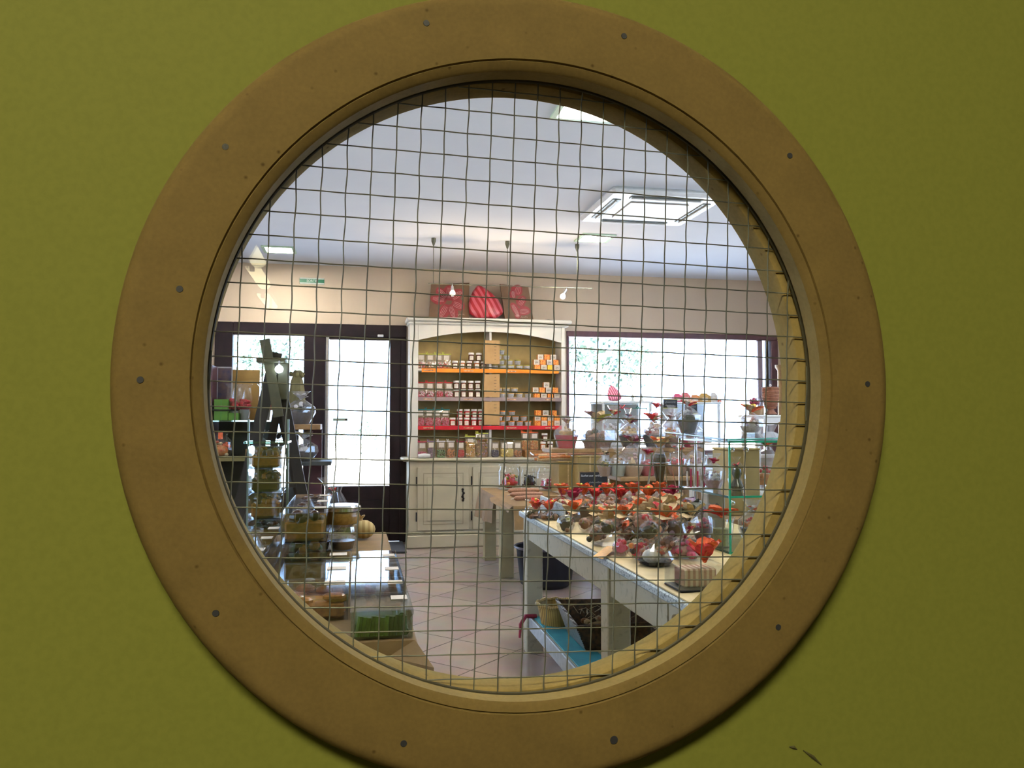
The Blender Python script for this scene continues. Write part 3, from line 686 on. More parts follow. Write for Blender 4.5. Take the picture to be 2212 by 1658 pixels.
def bag(x, y, z, mat, key, label, group, w=.085, h=.15, fill=.45, clip=None, tag=True, s=1, d=.05):
    """clear stand-up bag: sweets inside, paper tag below a clipped top"""
    t = thing('sweet_bag', label, 'bag of sweets', (x, y, z), random.uniform(-.12,.12), group, s)
    kk = '%s%.3f%.3f%.2f' % (key, w, h, fill)
    part('sweets', m_fill(mat, kk, w, h*fill, d), t, kind='stuff')
    def film():
        b = MB(); rn = random.Random(len(kk)); rows = []
        for (z_, sx, sy) in ((0,.98,.9),(h*.3,1.04,1.05),(h*.6,1,.85),(h*.85,.97,.4),(h,1,.06)):
            ring = []
            for (a, c) in ((-.5,-.5),(-.2,-.56),(.2,-.54),(.5,-.5),(.53,0),(.5,.5),(0,.54),(-.5,.5),(-.53,0)): ring.append((a*w*sx*rn.uniform(.98,1.02), c*d*sy*rn.uniform(.95,1.08), z_))
            rows.append(ring)
        for r_ in rows: b.v += r_
        K = 9
        for k in range(4):
            for i in range(K): b.f.append((k*K+i, k*K+(i+1)%K, (k+1)*K+(i+1)%K, (k+1)*K+i)); b.mi.append(0)
        b.f.append(tuple(range(4*K,5*K))); b.mi.append(0)
        return b.mesh('film_'+kk, FILM2)
    part('clear_bag', cm('film'+kk, film), t)
    cl = clip or FILM
    def clipm():
        b = MB(); b.bbox((-w*.55,-.005,h-.003),(w*.55,.005,h+.007), .002); b.petal((-w*.4,0,h+.004), (-.5,-.2,1), (0,-1,0), .028, .01); b.petal((-w*.35,0,h+.004), (.2,-.2,1), (0,-1,0), .024, .008)
        return b.mesh('clip', cl)
    part('top_clip', cm('clip%s%.3f%.3f' % (cl.name, w, h), clipm), t)
    if tag:
        part('tag', cm('tag%.3f%.3f%.3f' % (w, h, d), lambda: MB().box((-.027,-d*.45-.004,h-.058),(.027,-d*.45-.002,h-.012)).mesh('tag', PAPER)), t)
    return t
def nth(k, n, what='from left'): return 'leftmost' if k == 0 else ('rightmost' if k == n-1 else ORD[k]+' from the left')
yj = YU+.065
JAMO = colr('amber_jam', (.55,.16,.05), rough=.15); JAMB = colr('brown_jam', (.13,.03,.015), rough=.15); JAMR = colr('red_jam', (.50,.02,.02), rough=.15)
MIX = [ORS, PINKS, BROWNS, LIDW]; MIX2 = [REDS, PINKS, LIDW, BROWNS]
# --- orange-edged shelf
for k, px in enumerate((910,930,948,965.5)): bag(ux(px), yj, Z1, [MIX,[BROWNS,ORS,LIDW],[REDS,GREENS,LIDW],[ORS,REDS,LIDW]][k], 'a%d'%k, 'bag of mixed sweets, yellowish clip, %s, orange-edged shelf' % nth(k,4), 'bags on the orange-edged shelf', clip=YELT)
for k, px in enumerate((984,999.5,1015,1031,1047)): jar(ux(px), yj-.01*(k<4)+(.03 if k==4 else 0), Z1, JAMO if k%2 else JAMB, 'o%d'%(k%2), 'jam jar with white lid, %s, lower row, orange-edged shelf' % nth(k,5), 'jam jars on the orange-edged shelf')
for k, px in enumerate((1019.5,1036)): jar(ux(px), yj-.005, Z1+.0865, JAMB, 'o0', 'white-lidded jam jar stacked on the %s of the orange-edged shelf jars' % ('left' if k==0 else 'right'), 'jam jars on the orange-edged shelf')
TINY = pm('tin_yellow_lid', (.55,.45,.06), (.30,.28,.03), 30, .35); TINB = pm('tub_amber_lid', (.75,.45,.12), None, 30, .35); TINO = pm('tub_orange_lid', (.85,.25,.03), None, 30, .35)
def rows(specs, z, fn):
    zz = z
    for r, xs in enumerate(specs):
        for k, px in enumerate(xs): fn(ux(px), yj-.005, zz, r, k, len(xs))
        zz += .0535
RN = ['bottom', 'second', 'third', 'top']
rows([(1071,1088,1106,1124.5,1141),(1085,1103,1120.5),(1079,1096),(1085,)], Z1, lambda x,y,z,r,k,n: tin(x,y,z,TINY,'y','olive-yellow lidded grey tub, %s, %s row, orange-edged shelf' % (nth(k,n), RN[r]) if n>1 else 'single olive-yellow lidded tub topping the stack on the orange-edged shelf','tubs on the orange-edged shelf', .95))
rows([(1087,1105.5,1124.5,1143),(1079.5,1096,1114)], Z2, lambda x,y,z,r,k,n: tin(x,y,z,TINB,'b','amber-lidded grey tub, %s, %s row, mauve-edged shelf' % (nth(k,n), ['bottom','upper'][r]),'tubs on the mauve-edged shelf', .95))
rows([(1088,1107,1125,1143),(1080.5,1098,1116,1134),(1088,1108)], Z3, lambda x,y,z,r,k,n: tin(x,y,z,TINO,'r','orange-lidded grey tub, %s, %s row, red-edged shelf' % (nth(k,n), ['bottom','middle','top'][r]),'tubs on the red-edged shelf', .95))
KN = {'W':'white-faced', 'O':'orange printed', 'Y':'plain yellow'}
def boxes(spec, z, shelf):
    zz = z
    for r, row in enumerate(spec):
        for k, (px, kd) in enumerate(row):
            cube(ux(px), yj-.01, zz, kd, ('%s cube box, %s, %s row, %s shelf' % (KN[kd], nth(k,len(row)), ['bottom','middle','top'][r], shelf)) if len(row) > 1 else 'single white-faced cube box topping the stack on the %s shelf' % shelf, 'cube boxes on the %s shelf' % shelf)
        zz += .0545
boxes([[(1162.5,'O'),(1176.5,'W'),(1190.5,'Y'),(1204.8,'W')],[(1160.5,'W'),(1174.5,'O'),(1188.5,'W'),(1202.5,'O')],[(1169,'W'),(1183,'O'),(1197,'W')]], Z1, 'orange-edged')
boxes([[(1161.5,'O'),(1176.5,'W'),(1190.5,'O'),(1204.5,'W')],[(1158.5,'W'),(1172.5,'O'),(1187,'W'),(1201.5,'O')],[(1181.8,'W')]], Z2, 'mauve-edged')
boxes([[(1162.5,'O'),(1177,'W'),(1190.8,'O'),(1204.8,'W')],[(1162.5,'W'),(1176.5,'O'),(1190.5,'W'),(1204.5,'O')],[(1164,'O'),(1179.8,'W'),(1198,'O')]], Z3, 'red-edged')
# --- mauve shelf left
for k, px in enumerate((910,929,949.5,970)): bag(ux(px), yj, Z2, [PINKS,BROWNS,LIDW] if k != 2 else [REDS,PINKS], 'm%d'%(k==2), 'bag of dusky pink sweets, red clip, %s, mauve-edged shelf' % nth(k,4), 'bags on the mauve-edged shelf', clip=REDT, fill=.4)
for r in (0,1):
    for k, px in enumerate((987,1002.5,1018,1033.5)): jar(ux(px), yj-.01, Z2+.0865*r, JAMB, 'o0', 'dark jam jar, %s, %s row, mauve-edged shelf' % (nth(k,4), 'upper' if r else 'lower'), 'jam jars on the mauve-edged shelf')
# --- red shelf left
for k, px in enumerate((909.5,927.5,945.5,963.5)): bag(ux(px), yj, Z3, [PINKS,REDS,PINKS], 'p', 'bag of bright pink sweets, teal ribbon, %s, red-edged shelf' % nth(k,4), 'bags on the red-edged shelf', w=.08, h=.165, fill=.52, clip=pm('teal_ribbon', (.03,.22,.22), None, 20, .4))
for r, xs in enumerate(((979,994.5,1009.5,1025,1040),(994.5,1010,1025.5,1040.5))):
    for k, px in enumerate(xs): jar(ux(px), yj-.01+(.02 if px > 1039 else 0), Z3+.0865*r, JAMR, 'red', 'bright red jam jar, %s, %s row, red-edged shelf' % (nth(k,len(xs)), 'upper' if r else 'lower'), 'jam jars on the red-edged shelf')
# --- on the counter
yc = YL+.10
def ctr(px, mat, key, label, **k): bag(lx(px), yc, ZCN, mat, key, label, 'bags on the dresser counter', **k)
ctr(914, [PINKS], 'c0', 'short clear bag of deep pink sweets at the left end of the dresser counter', w=.085, h=.16, fill=.40, clip=PINKT)
ctr(934, [LILAC], 'c1', 'clear bag of lilac sweets on the dresser counter beside the pink one', w=.08, h=.165, fill=.62, clip=LILAC)
ctr(955, [GREENS, GREENS, OLIVED], 'c2', 'clear bag of dark green sweets on the dresser counter', w=.085, h=.165, fill=.5, clip=LIDW)
ctr(976, [ORS, BROWNS], 'c3', 'clear bag of orange brown sweets on the dresser counter left of the red one', w=.08, h=.165, fill=.55, clip=LIDW)
ctr(998, [REDS], 'c4', 'clear bag of bright red sweets on the dresser counter', w=.075, h=.16, fill=.5, clip=PINKT)
ctr(1019, [GOLD, ORS, BROWNS, LIDW], 'c5', 'medium bag of mixed biscuits with a lime green clip on the dresser counter', w=.10, h=.215, fill=.8, clip=YELT)
ctr(1044, [BROWNS, LILAC, GOLD, ORS, OLIVEG], 'c6', 'tallest bag of mixed sweets with a lime green clip beside the divider', w=.125, h=.245, fill=.85, clip=YELT)
ctr(1073, [BLUED], 'c7', 'clear bag of dark blue sweets on the dresser counter', w=.075, h=.155, fill=.5)
ctr(1092, [YELS], 'c8', 'left bag of pale yellow sweets on the dresser counter', w=.07, h=.155, fill=.55)
ctr(1104, [YELS], 'c8', 'right bag of pale yellow sweets on the dresser counter', w=.08, h=.155, fill=.58, d=.06)
ctr(1122, [ORS, BROWNS], 'c9', 'short clear bag of dark orange sweets beside the wooden crate', w=.08, h=.155, fill=.46)
t = thing('wooden_crate', 'flat orange brown wooden crate at the right end of the dresser counter', 'crate', (lx(1168), yc+.01, ZCN))
hc = 15*mpp(YL); part('crate_body', MB().bbox((-.155,-.07,0),(.155,.09,hc), .004).mesh('crate_body', CRATEW), t); part('lip', MB().box((-.158,-.074,hc-.012),(.158,-.0705,hc-.002)).mesh('lip', CRATEW), t)
bag(lx(1139), yc, ZCN+hc+.001, [ORS, GOLD], 'd0', 'left tall bag of orange slices standing on the wooden crate', 'bags on the wooden crate', w=.08, h=.18, fill=.55, clip=ORANGE)
bag(lx(1158), yc, ZCN+hc+.001, [ORS, GOLD], 'd0', 'right tall bag of orange slices standing on the wooden crate', 'bags on the wooden crate', w=.085, h=.18, fill=.55, clip=ORANGE)
jar(lx(1177.5), yc, ZCN+hc+.001, JAMO, 'o1', 'jam jar with white lid under another jar on the wooden crate', 'jars on the wooden crate')
jar(lx(1193), yc, ZCN+hc+.001, JAMB, 'o0', 'rightmost jam jar on the wooden crate', 'jars on the wooden crate')
jar(lx(1181), yc, ZCN+hc+.088, JAMB, 'o0', 'jam jar with white lid stacked topmost on the wooden crate jars', 'jars on the wooden crate')
b = MB(); b.tube([(-.06,0,.022),(0,-.004,.026),(.06,0,.024)], [.02,.026,.018], 10); single('paper_roll', b.mesh('roll', WHITE, True), 'small white rolled cloth at the left corner of the dresser counter', 'roll', (lx(917), YL+.018, ZCN))

# ---------------------------------------------------------------- on top of the dresser
YP = YU-.0; ZT = uz(689)+.001
def canvas(pts, label, seed):
    """leaning canvas; pts = its four corners in photo pixels (tl, tr, br, bl)"""
    ymid = YU+.05; c = [PY(*p, ymid) for p in pts]; base = Vector(((c[2].x+c[3].x)/2, ymid, ZT)); t = thing('canvas_painting', label, 'painting', base, group='painted canvases on the dresser')
    q = [v-base for v in c]; zb = min(q[2].z, q[3].z)
    b = MB(); F = [Vector((v.x, v.z*.10, max(v.z, 0))) for v in q]; Bk = [v+Vector((0,.035,0)) for v in F]
    b.v = [tuple(v) for v in F+Bk]; b.f = [(3,2,1,0),(4,5,6,7),(0,1,5,4),(1,2,6,5),(2,3,7,6),(3,0,4,7)]; b.mi = [0]*6
    part('canvas', b.mesh('canvas', pm('brown_canvas', (.15,.075,.035), (.11,.055,.025), 12, .6)), t)
    def uv(u, v):
        a = F[0].lerp(F[1], u); d = F[3].lerp(F[2], u); return a.lerp(d, v)
    return t, uv
def petals(t, uv, spec, aspect=1.0):
    nb = MB(); st = MB()
    for (u, v, ang, L_, w) in spec:
        c = uv(u, v); n = Vector((0,-1,.1)); ex = (uv(min(u+.1,1), v)-uv(u, v)); k = 10*ex.length; S = k
        d = Vector((math.cos(ang), -.0, math.sin(ang))); sd = Vector((-math.sin(ang), 0, math.cos(ang)))
        def P(a, bq, lift): 
            p = c + d*(a*S) + sd*(bq*S); p.y = uv(.5, .5).y + (p.z-uv(.5,.5).z)*.10 - lift; return p
        ring = [P(L_*.5+L_*.5*math.cos(f)*(1), w*.5*math.sin(f)*(1.15-.25*math.cos(f+1)), .003) for f in [i*2*math.pi/16 for i in range(16)]]
        nb.sheet(ring[::-1], .002)
        for j in (-1.5,-.5,.5,1.5):
            f0 = [P(L_*(.15+.7*s_), w*.5*(j*.33)*math.sin(math.pi*(.25+.6*s_)), .0052) for s_ in (0,.33,.66,1)]
            st.tube(f0, [.0008,.0013,.0013,.0008], 4)
    part('painted_flower', nb.mesh('petals', pm('painted_red', (.27,.01,.022), (.20,.008,.016), 40, .5)), t); part('painted_strokes', st.mesh('strokes', pm('painted_white', (.80,.55,.52), None, 40, .5)), t)
def signature(t, uv, u, v, w=.16):
    b = MB(); pts = [uv(u+w*i/14, v+.025*math.sin(i*2.3)+.012*math.sin(i*5)-.02*i/14) + Vector((0,-.003,0)) for i in range(15)]; b.tube(pts, .0013, 4); part('signature', b.mesh('signature', pm('painted_white', (.8,.55,.52))), t)
t, uv = canvas([(932,612),(1015,609),(1013,688),(927,686)], 'left brown canvas painted with a red and white striped flower, on the dresser', 1)
petals(t, uv, [(.48,.50,R(90),.40,.24),(.52,.48,R(38),.42,.24),(.55,.55,R(-25),.36,.26),(.50,.60,R(-72),.42,.22),(.44,.60,R(-118),.44,.24),(.42,.50,R(172),.42,.20),(.44,.46,R(132),.40,.22)])
signature(t, uv, .68, .90, .2)
t, uv = canvas([(1082,612),(1143,619),(1152,689),(1091,689)], 'right brown canvas leaning with red striped petals, on the dresser', 2)
petals(t, uv, [(.52,.30,R(75),.40,.36),(.42,.42,R(100),.35,.2),(.30,.52,R(-62),.62,.22),(.55,.62,R(60),.42,.3),(.50,.78,R(5),.44,.3),(.55,.92,R(170),.2,.15)])
signature(t, uv, .55, .95, .25)
# big striped pyramid-shaped sweet
CANDY = stripes('candy_stripes', (.33,.01,.018), (.52,.10,.13), 5.5, (0,R(28),0), .3, 'X', 1.6)
def berlingot(name, loc, w, h, mat, label, rz=0):
    """puffy tetrahedral sweet with an upturned tip"""
    import bmesh
    bm = bmesh.new(); P = [(-.50*w,-.12*w,.08*h),(.50*w,-.10*w,.22*h),(-.05*w,.2*w,0),(-.22*w,.02*w,h),(.1*w,-.2*w,.0),(.38*w,-.08*w,.0)]
    ps = [bm.verts.new(p) for p in P]; bmesh.ops.convex_hull(bm, input=bm.verts); bmesh.ops.triangulate(bm, faces=bm.faces)
    bmesh.ops.subdivide_edges(bm, edges=bm.edges, cuts=5, use_grid_fill=True, smooth=.0)
    c = Vector((-.03*w, -.02*w, .33*h))
    tip = Vector(P[3]); 
    for v in bm.verts:
        d = v.co-c; r = min((v.co-Vector(p)).length for p in P)/w
        v.co += d.normalized()*(.11*w*min(1, r/.28))
    mz = min(v.co.z for v in bm.verts)
    for v in bm.verts: v.co.z -= mz
    me = bpy.data.meshes.new(name); bm.to_mesh(me); bm.free(); me.materials.append(mat)
    for p in me.polygons: p.use_smooth = True
    return single(name, me, label, 'giant sweet', loc, rz)
p0 = PY(1050, 688, YU+.03); berlingot('striped_sweet', (p0.x, YU+.06, ZT), 74*MP, 70*MP, CANDY, 'big red and pink striped pyramid-shaped sweet between the canvases on the dresser')
b = MB(); b.tube([(-.04,0,.004),(0,0,.008),(.05,.0,.004)], .004, 5); single('pen', b.mesh('pen', BLACKP), 'thin black pen lying on the right end of the dresser top', 'pen', (ux(1185), YU+.0, ZT))
# ================================================================== MORE MAKERS
def wrap_mesh(key, prof, crease=.10, n=22, sq=(1,1), seed=1, mat=None):
    return cm('wrap'+key, lambda: MB().lathe(prof, n, None, False, False, crease, seed, sq).mesh('wrap_'+key, mat or FILM))
def lump(key, mats, r, h, n=40, br=.014, seed=1, sq=(1,1)):
    def f():
        rn = random.Random(seed); b = MB(); b.ball((0,0,h*.35), r*.72, 10, 6, (sq[0],sq[1],h/r*.45))
        for k in range(n):
            b.m(k % len(mats)); a = rn.uniform(0,6.28); q = rn.uniform(.2,.9); z = h*rn.uniform(.1,.9)*(1-.45*q*q)
            b.ball((r*q*math.cos(a)*sq[0], r*q*math.sin(a)*sq[1], z+br*.3), br*rn.uniform(.7,1.25), 7, 5, (1,1,rn.uniform(.7,1)))
        return b.mesh('lump_'+key, mats, True)
    return cm('lump'+key, f)
def bow_mesh(key, mats, n=7, L_=.05, w=.03, up=.7, seed=2, ctr=True):
    def f():
        rn = random.Random(seed); b = MB()
        for k in range(n):
            b.m(k % len(mats)); a = 2*math.pi*k/n+rn.uniform(-.3,.3)
            b.petal((0,0,0), (math.cos(a), math.sin(a), up*rn.uniform(.5,1.4)), (0,0,1), L_*rn.uniform(.75,1.2), w*rn.uniform(.8,1.2), rn.uniform(.1,.7))
        if ctr: b.m(len(mats)-1); b.ball((0,0,.004), .008, 7, 5)
        return b.mesh('bow_'+key, mats)
    return cm('bow'+key, f)
def gift(x, y, z, r, h, bowl, contents, bow, label, cat='gift basket', bh=.4, key='', group=None, film=True, rz=0, bowr=.6, bs=1, name='gift_basket', sq=(1,1), ckey=None):
    """open bowl with goods inside a gathered cellophane wrap tied with a bow"""
    t = thing(name, label, cat, (x, y, z), rz, group)
    k = key or '%s%.3f%.3f' % (bowl.name, r, h)
    part('bowl', cm('bowl'+k, lambda: MB().lathe([(r*bowr,0),(r*.8,h*bh*.45),(r,h*bh),(r*.94,h*bh),(r*.75,h*bh*.5)], 20, None, True, True, 0, 0, sq).mesh('bowl', bowl, True)), t)
    c = part('contents', lump('g'+(ckey or k), contents, r*.86, h*.42, 26, r*.17, len(k), sq), t, (0,0,h*bh*.75), kind='stuff')
    if film: part('cellophane', wrap_mesh(k, [(r*bowr*1.1,.002),(r*1.12,h*bh*.9),(r*1.12,h*.6),(r*.45,h*.82),(r*.12,h*.9),(r*.35,h*.98),(r*.75,h*1.16)], .09, 18, sq, 3, FILMG), t)
    if bow: part('bow', bow_mesh('g'+k, bow, 7, r*.85*bs, r*.5*bs, .6, 4), t, (0,-r*.08,h*.86))
    return t
def clear_box(x0, x1, y0, y1, z, h, mats, label, group, key, fill=.7, br=.012, cnt=60, tagged=True, elong=(1,1,1)):
    w, d = x1-x0, y1-y0; t = thing('acrylic_box', label, 'clear box', ((x0+x1)/2, y0, z), 0, group)
    k = '%s%.3f%.3f%.3f' % (key, w, d, h); th = .0022
    def tray():
        b = MB(); W_ = w/2
        for a, c in (((-W_,0,0),(W_,d,th)),((-W_,0,th),(W_,th,h-.012)),((-W_,d-th,th),(W_,d,h-.012)),((-W_,th,th),(-W_+th,d-th,h-.012)),((W_-th,th,th),(W_,d-th,h-.012))): b.box(a, c)
        return b.mesh('tray', ACRY)
    def lid():
        b = MB(); b.bbox((-w/2-.002,-.002,h-.003),(w/2+.002,d+.001,h), .0015)
        for a, c in (((-w/2-.002,-.002,h-.013),(w/2+.002,-.0005,h-.003)),((w/2+.0005,-.0005,h-.013),(w/2+.002,d+.001,h-.003)),((-w/2-.002,-.0005,h-.013),(-w/2-.0005,d+.001,h-.003))): b.box(a, c)
        return b.mesh('lid', ACRY)
    def cont():
        rn = random.Random(len(k)*7+1); b = MB(); W_ = w/2-.01
        b.bbox((-W_,.008,th+.001),(W_,d-.008,h*fill*.75), .006)
        for q in range(cnt):
            b.m(q % len(mats)); rr = br*rn.uniform(.8,1.2)
            b.ball((rn.uniform(-W_+rr,W_-rr), rn.choice((.007+rr, rn.uniform(rr+.006,d-rr-.006))), rn.uniform(rr*elong[2]+th+.001, max(rr*elong[2]+th+.002, h*fill))), rr, 7, 5, elong)
        return b.mesh('sweets', mats, True)
    part('tray', cm('cbt'+k, tray), t); part('lid', cm('cbl'+k, lid), t)
    if cnt: part('sweets', cm('cbc'+k, cont), t, kind='stuff')
    if tagged: part('price_tag', cm('cbg%.3f%.3f' % (w,h), lambda: MB().box((w*.18,d*.55,h+.0004),(w*.46,d*.8,h+.0014)).mesh('price_tag', PAPER)), t)
    return t

# ================================================================== LEFT: COUNTER WITH BOXES, LADDER, SHELVES
zt = .78; tx0, tx1, ty0, ty1 = -.78, .138, 1.872, 3.66
tb = thing('counter_table', 'long table under brown kraft cloth covered with clear sweet boxes', 'table', ((tx0+tx1)/2, ty0, 0))
ox, oy = tb.location.x, tb.location.y
part('tabletop', MB().bbox((tx0-ox,.004,zt-.035),(tx1-ox-.004,ty1-oy,zt-.003), .004).mesh('tabletop', WOOD), tb)
for (a, c) in ((tx0+.03,.03),(tx1-.09,.03),(tx0+.03,ty1-oy-.09),(tx1-.09,ty1-oy-.09)):
    part('leg', MB().bbox((a-ox,c,0),(a-ox+.06,c+.06,zt-.036), .004).mesh('leg', WOOD), tb)
b = MB(); rn = random.Random(4)
def skirt(p0, p1, out, drop, n, flare):
    """hanging cloth between two table-edge points, rippled"""
    rowsz = [0, -.02, -.10, -.3, -drop]; K = len(rowsz); vs = []
    for i in range(n+1):
        f = i/n; p = Vector(p0).lerp(Vector(p1), f)
        for k, dz in enumerate(rowsz):
            o = Vector(out)*((.0, .012, .02+.012*math.sin(i*1.1), .04+.025*math.sin(i*1.1), .06+.03*math.sin(i*1.1+.3))[k]*flare)
            vs.append(Vector((p.x, p.y, zt+dz))+o)
    fs = [(i*K+k, (i+1)*K+k, (i+1)*K+k+1, i*K+k+1) for i in range(n) for k in range(K-1)]
    b.add(vs, fs)
b.box((tx0-.002,ty0-.002,zt-.0025),(tx1+.002,ty1+.002,zt))
skirt((tx0,ty0-.002,0),(tx1+.002,ty0-.002,0),(0,-1,0),.70,20,1); skirt((tx1+.002,ty0-.002,0),(tx1+.002,ty1,0),(1,0,0),.70,50,.7)
# swinging corner fold
b.add([(tx1+.001,ty0-.002,zt),(tx1+.035,ty0-.10,zt-.035),(tx1+.03,ty0-.085,zt-.3),(tx1+.0,ty0-.05,zt-.3),(tx1-.06,ty0-.02,zt-.03),(tx1+.03,ty0+.05,zt-.1)], [(0,4,1),(4,3,2,1),(0,1,5),(1,2,5)])
single('tablecloth', b.mesh('cloth', KRAFT, True), 'brown kraft paper cloth draped over the long left table', 'tablecloth')
CUC = colr('green_candied_cucumber', (.10,.20,.02), rough=.3); CUD = colr('dark_green_candied_fruit', (.02,.06,.015), rough=.3)
AMB = colr('amber_candied_fruit', (.30,.115,.015), rough=.25); AMD = colr('dark_candied_fruit', (.055,.02,.01), rough=.25)
cz = zt+.001
xs = (-.004, .135)
for k, (a, c) in enumerate(((1.885,2.065),(2.075,2.265),(2.275,2.50),(2.51,2.73))):
    if k == 0:
        t = clear_box(xs[0], xs[1], a, c, cz, .066, [CUD], 'clear lidded box of bright green candied fruit sticks, nearest on the left table', 'clear boxes, right row', 'r0', cnt=0)
        b = MB(); rn = random.Random(2)
        for i in range(11): b.m(0 if i < 7 else 1); b.tube([(-.055+i*.0105,.008+.004*(i%2),.006),(-.048+i*.010,.014,.050-.002*(i%3))], [.0065,.0055], 8)
        for i in range(8): b.m(1); b.tube([(.02+rn.uniform(0,.035),.012,.012+.005*i),(.03+rn.uniform(0,.025),.13,.012+.004*i)], .0085, 10)
        b.m(1); b.bbox((-.062,.02,.003),(.05,.17,.035), .005)
        part('candied_sticks', b.mesh('sticks', [CUC, CUD], True), t, kind='stuff')
    else: clear_box(xs[0], xs[1], a, c, cz, .066, [KRAFT, ORS, CREAMT], 'clear lidded box, %s behind the box of green sticks' % ('first','second','third')[k-1], 'clear boxes, right row', 'r1', .35, .010, 30)
for k, (a, c) in enumerate(((2.082,2.285),(2.295,2.535),(2.545,2.74))):
    clear_box(-.205, -.012, a, c, cz, .066, [[colr('golden_candied_slices', (.50,.20,.03), rough=.25), ORS],[KRAFT, WHITE],[KRAFT, AMD]][k], ['clear box filled with amber candied fruit slices','clear box with pale wrapped sweets behind the amber fruit box','clear box under the curved lid behind the pale sweets'][k], 'clear boxes, left row', 'l%d' % k, (.85,.4,.5)[k], (.018,.012,.012)[k], 40, elong=(1.5,1,.7))
# stacked candied fruit boxes
for lv in (0,1):
    for k, (a, c) in enumerate(((2.76,2.98),(2.99,3.21),(3.22,3.44))):
        clear_box(-.232, -.088, a, c, cz+lv*.098, .094, [AMB, AMD, AMD] if lv else [AMD, CUD, AMD, AMB], '%s clear box of dark candied fruit, %s from the front of the stack' % (('lower','upper')[lv], ORD[k]), 'stacked candied fruit boxes', 's%d' % lv, .9, .022, 34, tagged=(lv == 1))
# third row of low boxes at the far left
for k, (a, c) in enumerate(((2.45,2.68),(2.70,2.93),(2.95,3.18))):
    clear_box(-.40, -.262, a, c, cz, .10, [KRAFT, ORS, CREAMT], 'clear box with a paper price tag, %s in the row beside the kraft strip' % ('first','second','third')[k], 'clear boxes beside the kraft strip', 'f', .3, .012, 18)
def at(px, y): return XY(px, y)
# tall glass jar at far left
def glass_jar(x, y, z, r, h, mats, label, key, lid=None, group=None, fill=.5, name='glass_jar', dark=None):
    t = thing(name, label, 'jar', (x, y, z), 0, group)
    part('glass_body', cm('gj'+key, lambda: MB().lathe([(r*.93,0),(r,.006),(r,h*.72),(r*.86,h*.82),(r*.86,h*.93),(r*.97,h*.95),(r*.97,h)], 24, None, True, False).mesh('glass', ACRY, True)), t)
    if mats: part('contents', lump('j'+key, mats, r*.9, h*fill*1.5, 44, r*.15, 3), t, (0,0,.004), kind='stuff')
    if lid: part('lid', cm('gjl'+key, lambda: MB().lathe([(r*.99,h+.001),(r*1.03,h+.004),(r*1.03,h+.02),(r*.9,h+.026),(r*.2,h+.028),(r*.12,h+.045)], 24).mesh('lid', lid, True)), t)
    return t
glass_jar(at(528, 2.55), 2.55, cz, .062, .17, [BROWNS, KRAFT], 'wide empty-looking glass jar at the extreme left of the table', 'gA')
# column of stacked clear trays with dark fruit in front of the ladder
X_ = at(578, 3.32); 
for k, (h, mm, lab) in enumerate(((.115,[AMD,CUD],'lowest'),(.10,[AMB,AMD],'second lowest'),(.09,[AMD,AMD,AMB],'third'),(.085,[AMB,BROWNS,AMD],'topmost'))):
    zz = cz + (0,.117,.219,.311)[k]
    clear_box(X_-.062, X_+.062, 3.26, 3.44, zz, h, mm, '%s clear tray of dark candied fruit in the tall stack' % lab, 'tall stack of clear trays', 'col%d' % k, .8, .018, 30, tagged=False)
t = thing('glass_display_shelf', 'small square glass shelf frame standing over the tall stack of trays', 'display stand', (X_, 3.36, cz))
# thin glass uprights reach from the table to above the stack
ze = ZY(578, 905, 3.36)
for sx in (-.076, .076): part('upright', MB().box((sx-.004,-.004,0),(sx+.004,.004,ze-cz)).mesh('upright', pm('pale_green_edge', (.30,.42,.38), None, 20, .2)), t)
part('glass_shelf', MB().box((-.082,-.09,.405),(.082,.09,.413)).mesh('gs', glassy('green_glass', (.7,.9,.86))), t)
# amber jar with a wide shiny lid, bowl, cushion and bag, between boxes and door
x = at(742, 3.2); t = thing('preserving_jar', 'squat amber jar with a wide shiny metal lid behind the clear boxes', 'jar', (x, 3.2, cz+.0))
glass_bowl_z = 0
part('glass_body', MB().lathe([(.045,.0),(.056,.012),(.060,.05),(.052,.09),(.058,.1)], 24).mesh('body', glassy('bright_glass', (.9,.93,.95), .25, .08), True), t)
part('contents', MB().lathe([(.04,.004),(.046,.03),(.048,.035)], 20).mesh('c', AMD, True), t)
part('amber_band', MB().lathe([(.060,.101),(.064,.11),(.064,.14),(.060,.146)], 24).mesh('a', colr('amber_honey', (.42,.24,.06), rough=.2), True), t)
part('lid', MB().lathe([(.064,.147),(.070,.150),(.070,.165),(.062,.172)], 24).mesh('l', CHROME, True), t)
STR = stripes('tan_stripes', (.42,.28,.10), (.60,.45,.20), 14, (0,0,0), .7, 'X', .3)
x = at(792, 3.46)-.01; t = thing('striped_pouch', 'tan striped fabric pouch behind the clear boxes beside the aisle', 'pouch', (x, 3.46, cz))
part('pouch_body', MB().ball((0,0,.04), .05, 16, 8, (1,.8,.78)).mesh('pouch', STR, True), t); part('drawstring', bow_mesh('pouch', [CREAMT], 5, .03, .018, 1.2, 3), t, (-.01,0,.078))
x = at(722, 3.56); t = thing('stuffed_bag', 'clear plastic bag of dark sweets with a white gathered top above the amber jar', 'bag', (x, 3.56, cz))
part('sweets', lump('bagd', [BLUED, AMD, WHITE], .055, .12, 30, .014, 3), t, (0,0,.02), kind='stuff'); part('clear_bag', wrap_mesh('bagd', [(.04,0),(.065,.06),(.06,.13),(.03,.19),(.045,.23),(.07,.25)], .14), t); part('bow', bow_mesh('bagd', [REDT, WHITE], 5, .03, .02), t, (0,-.02,.19))
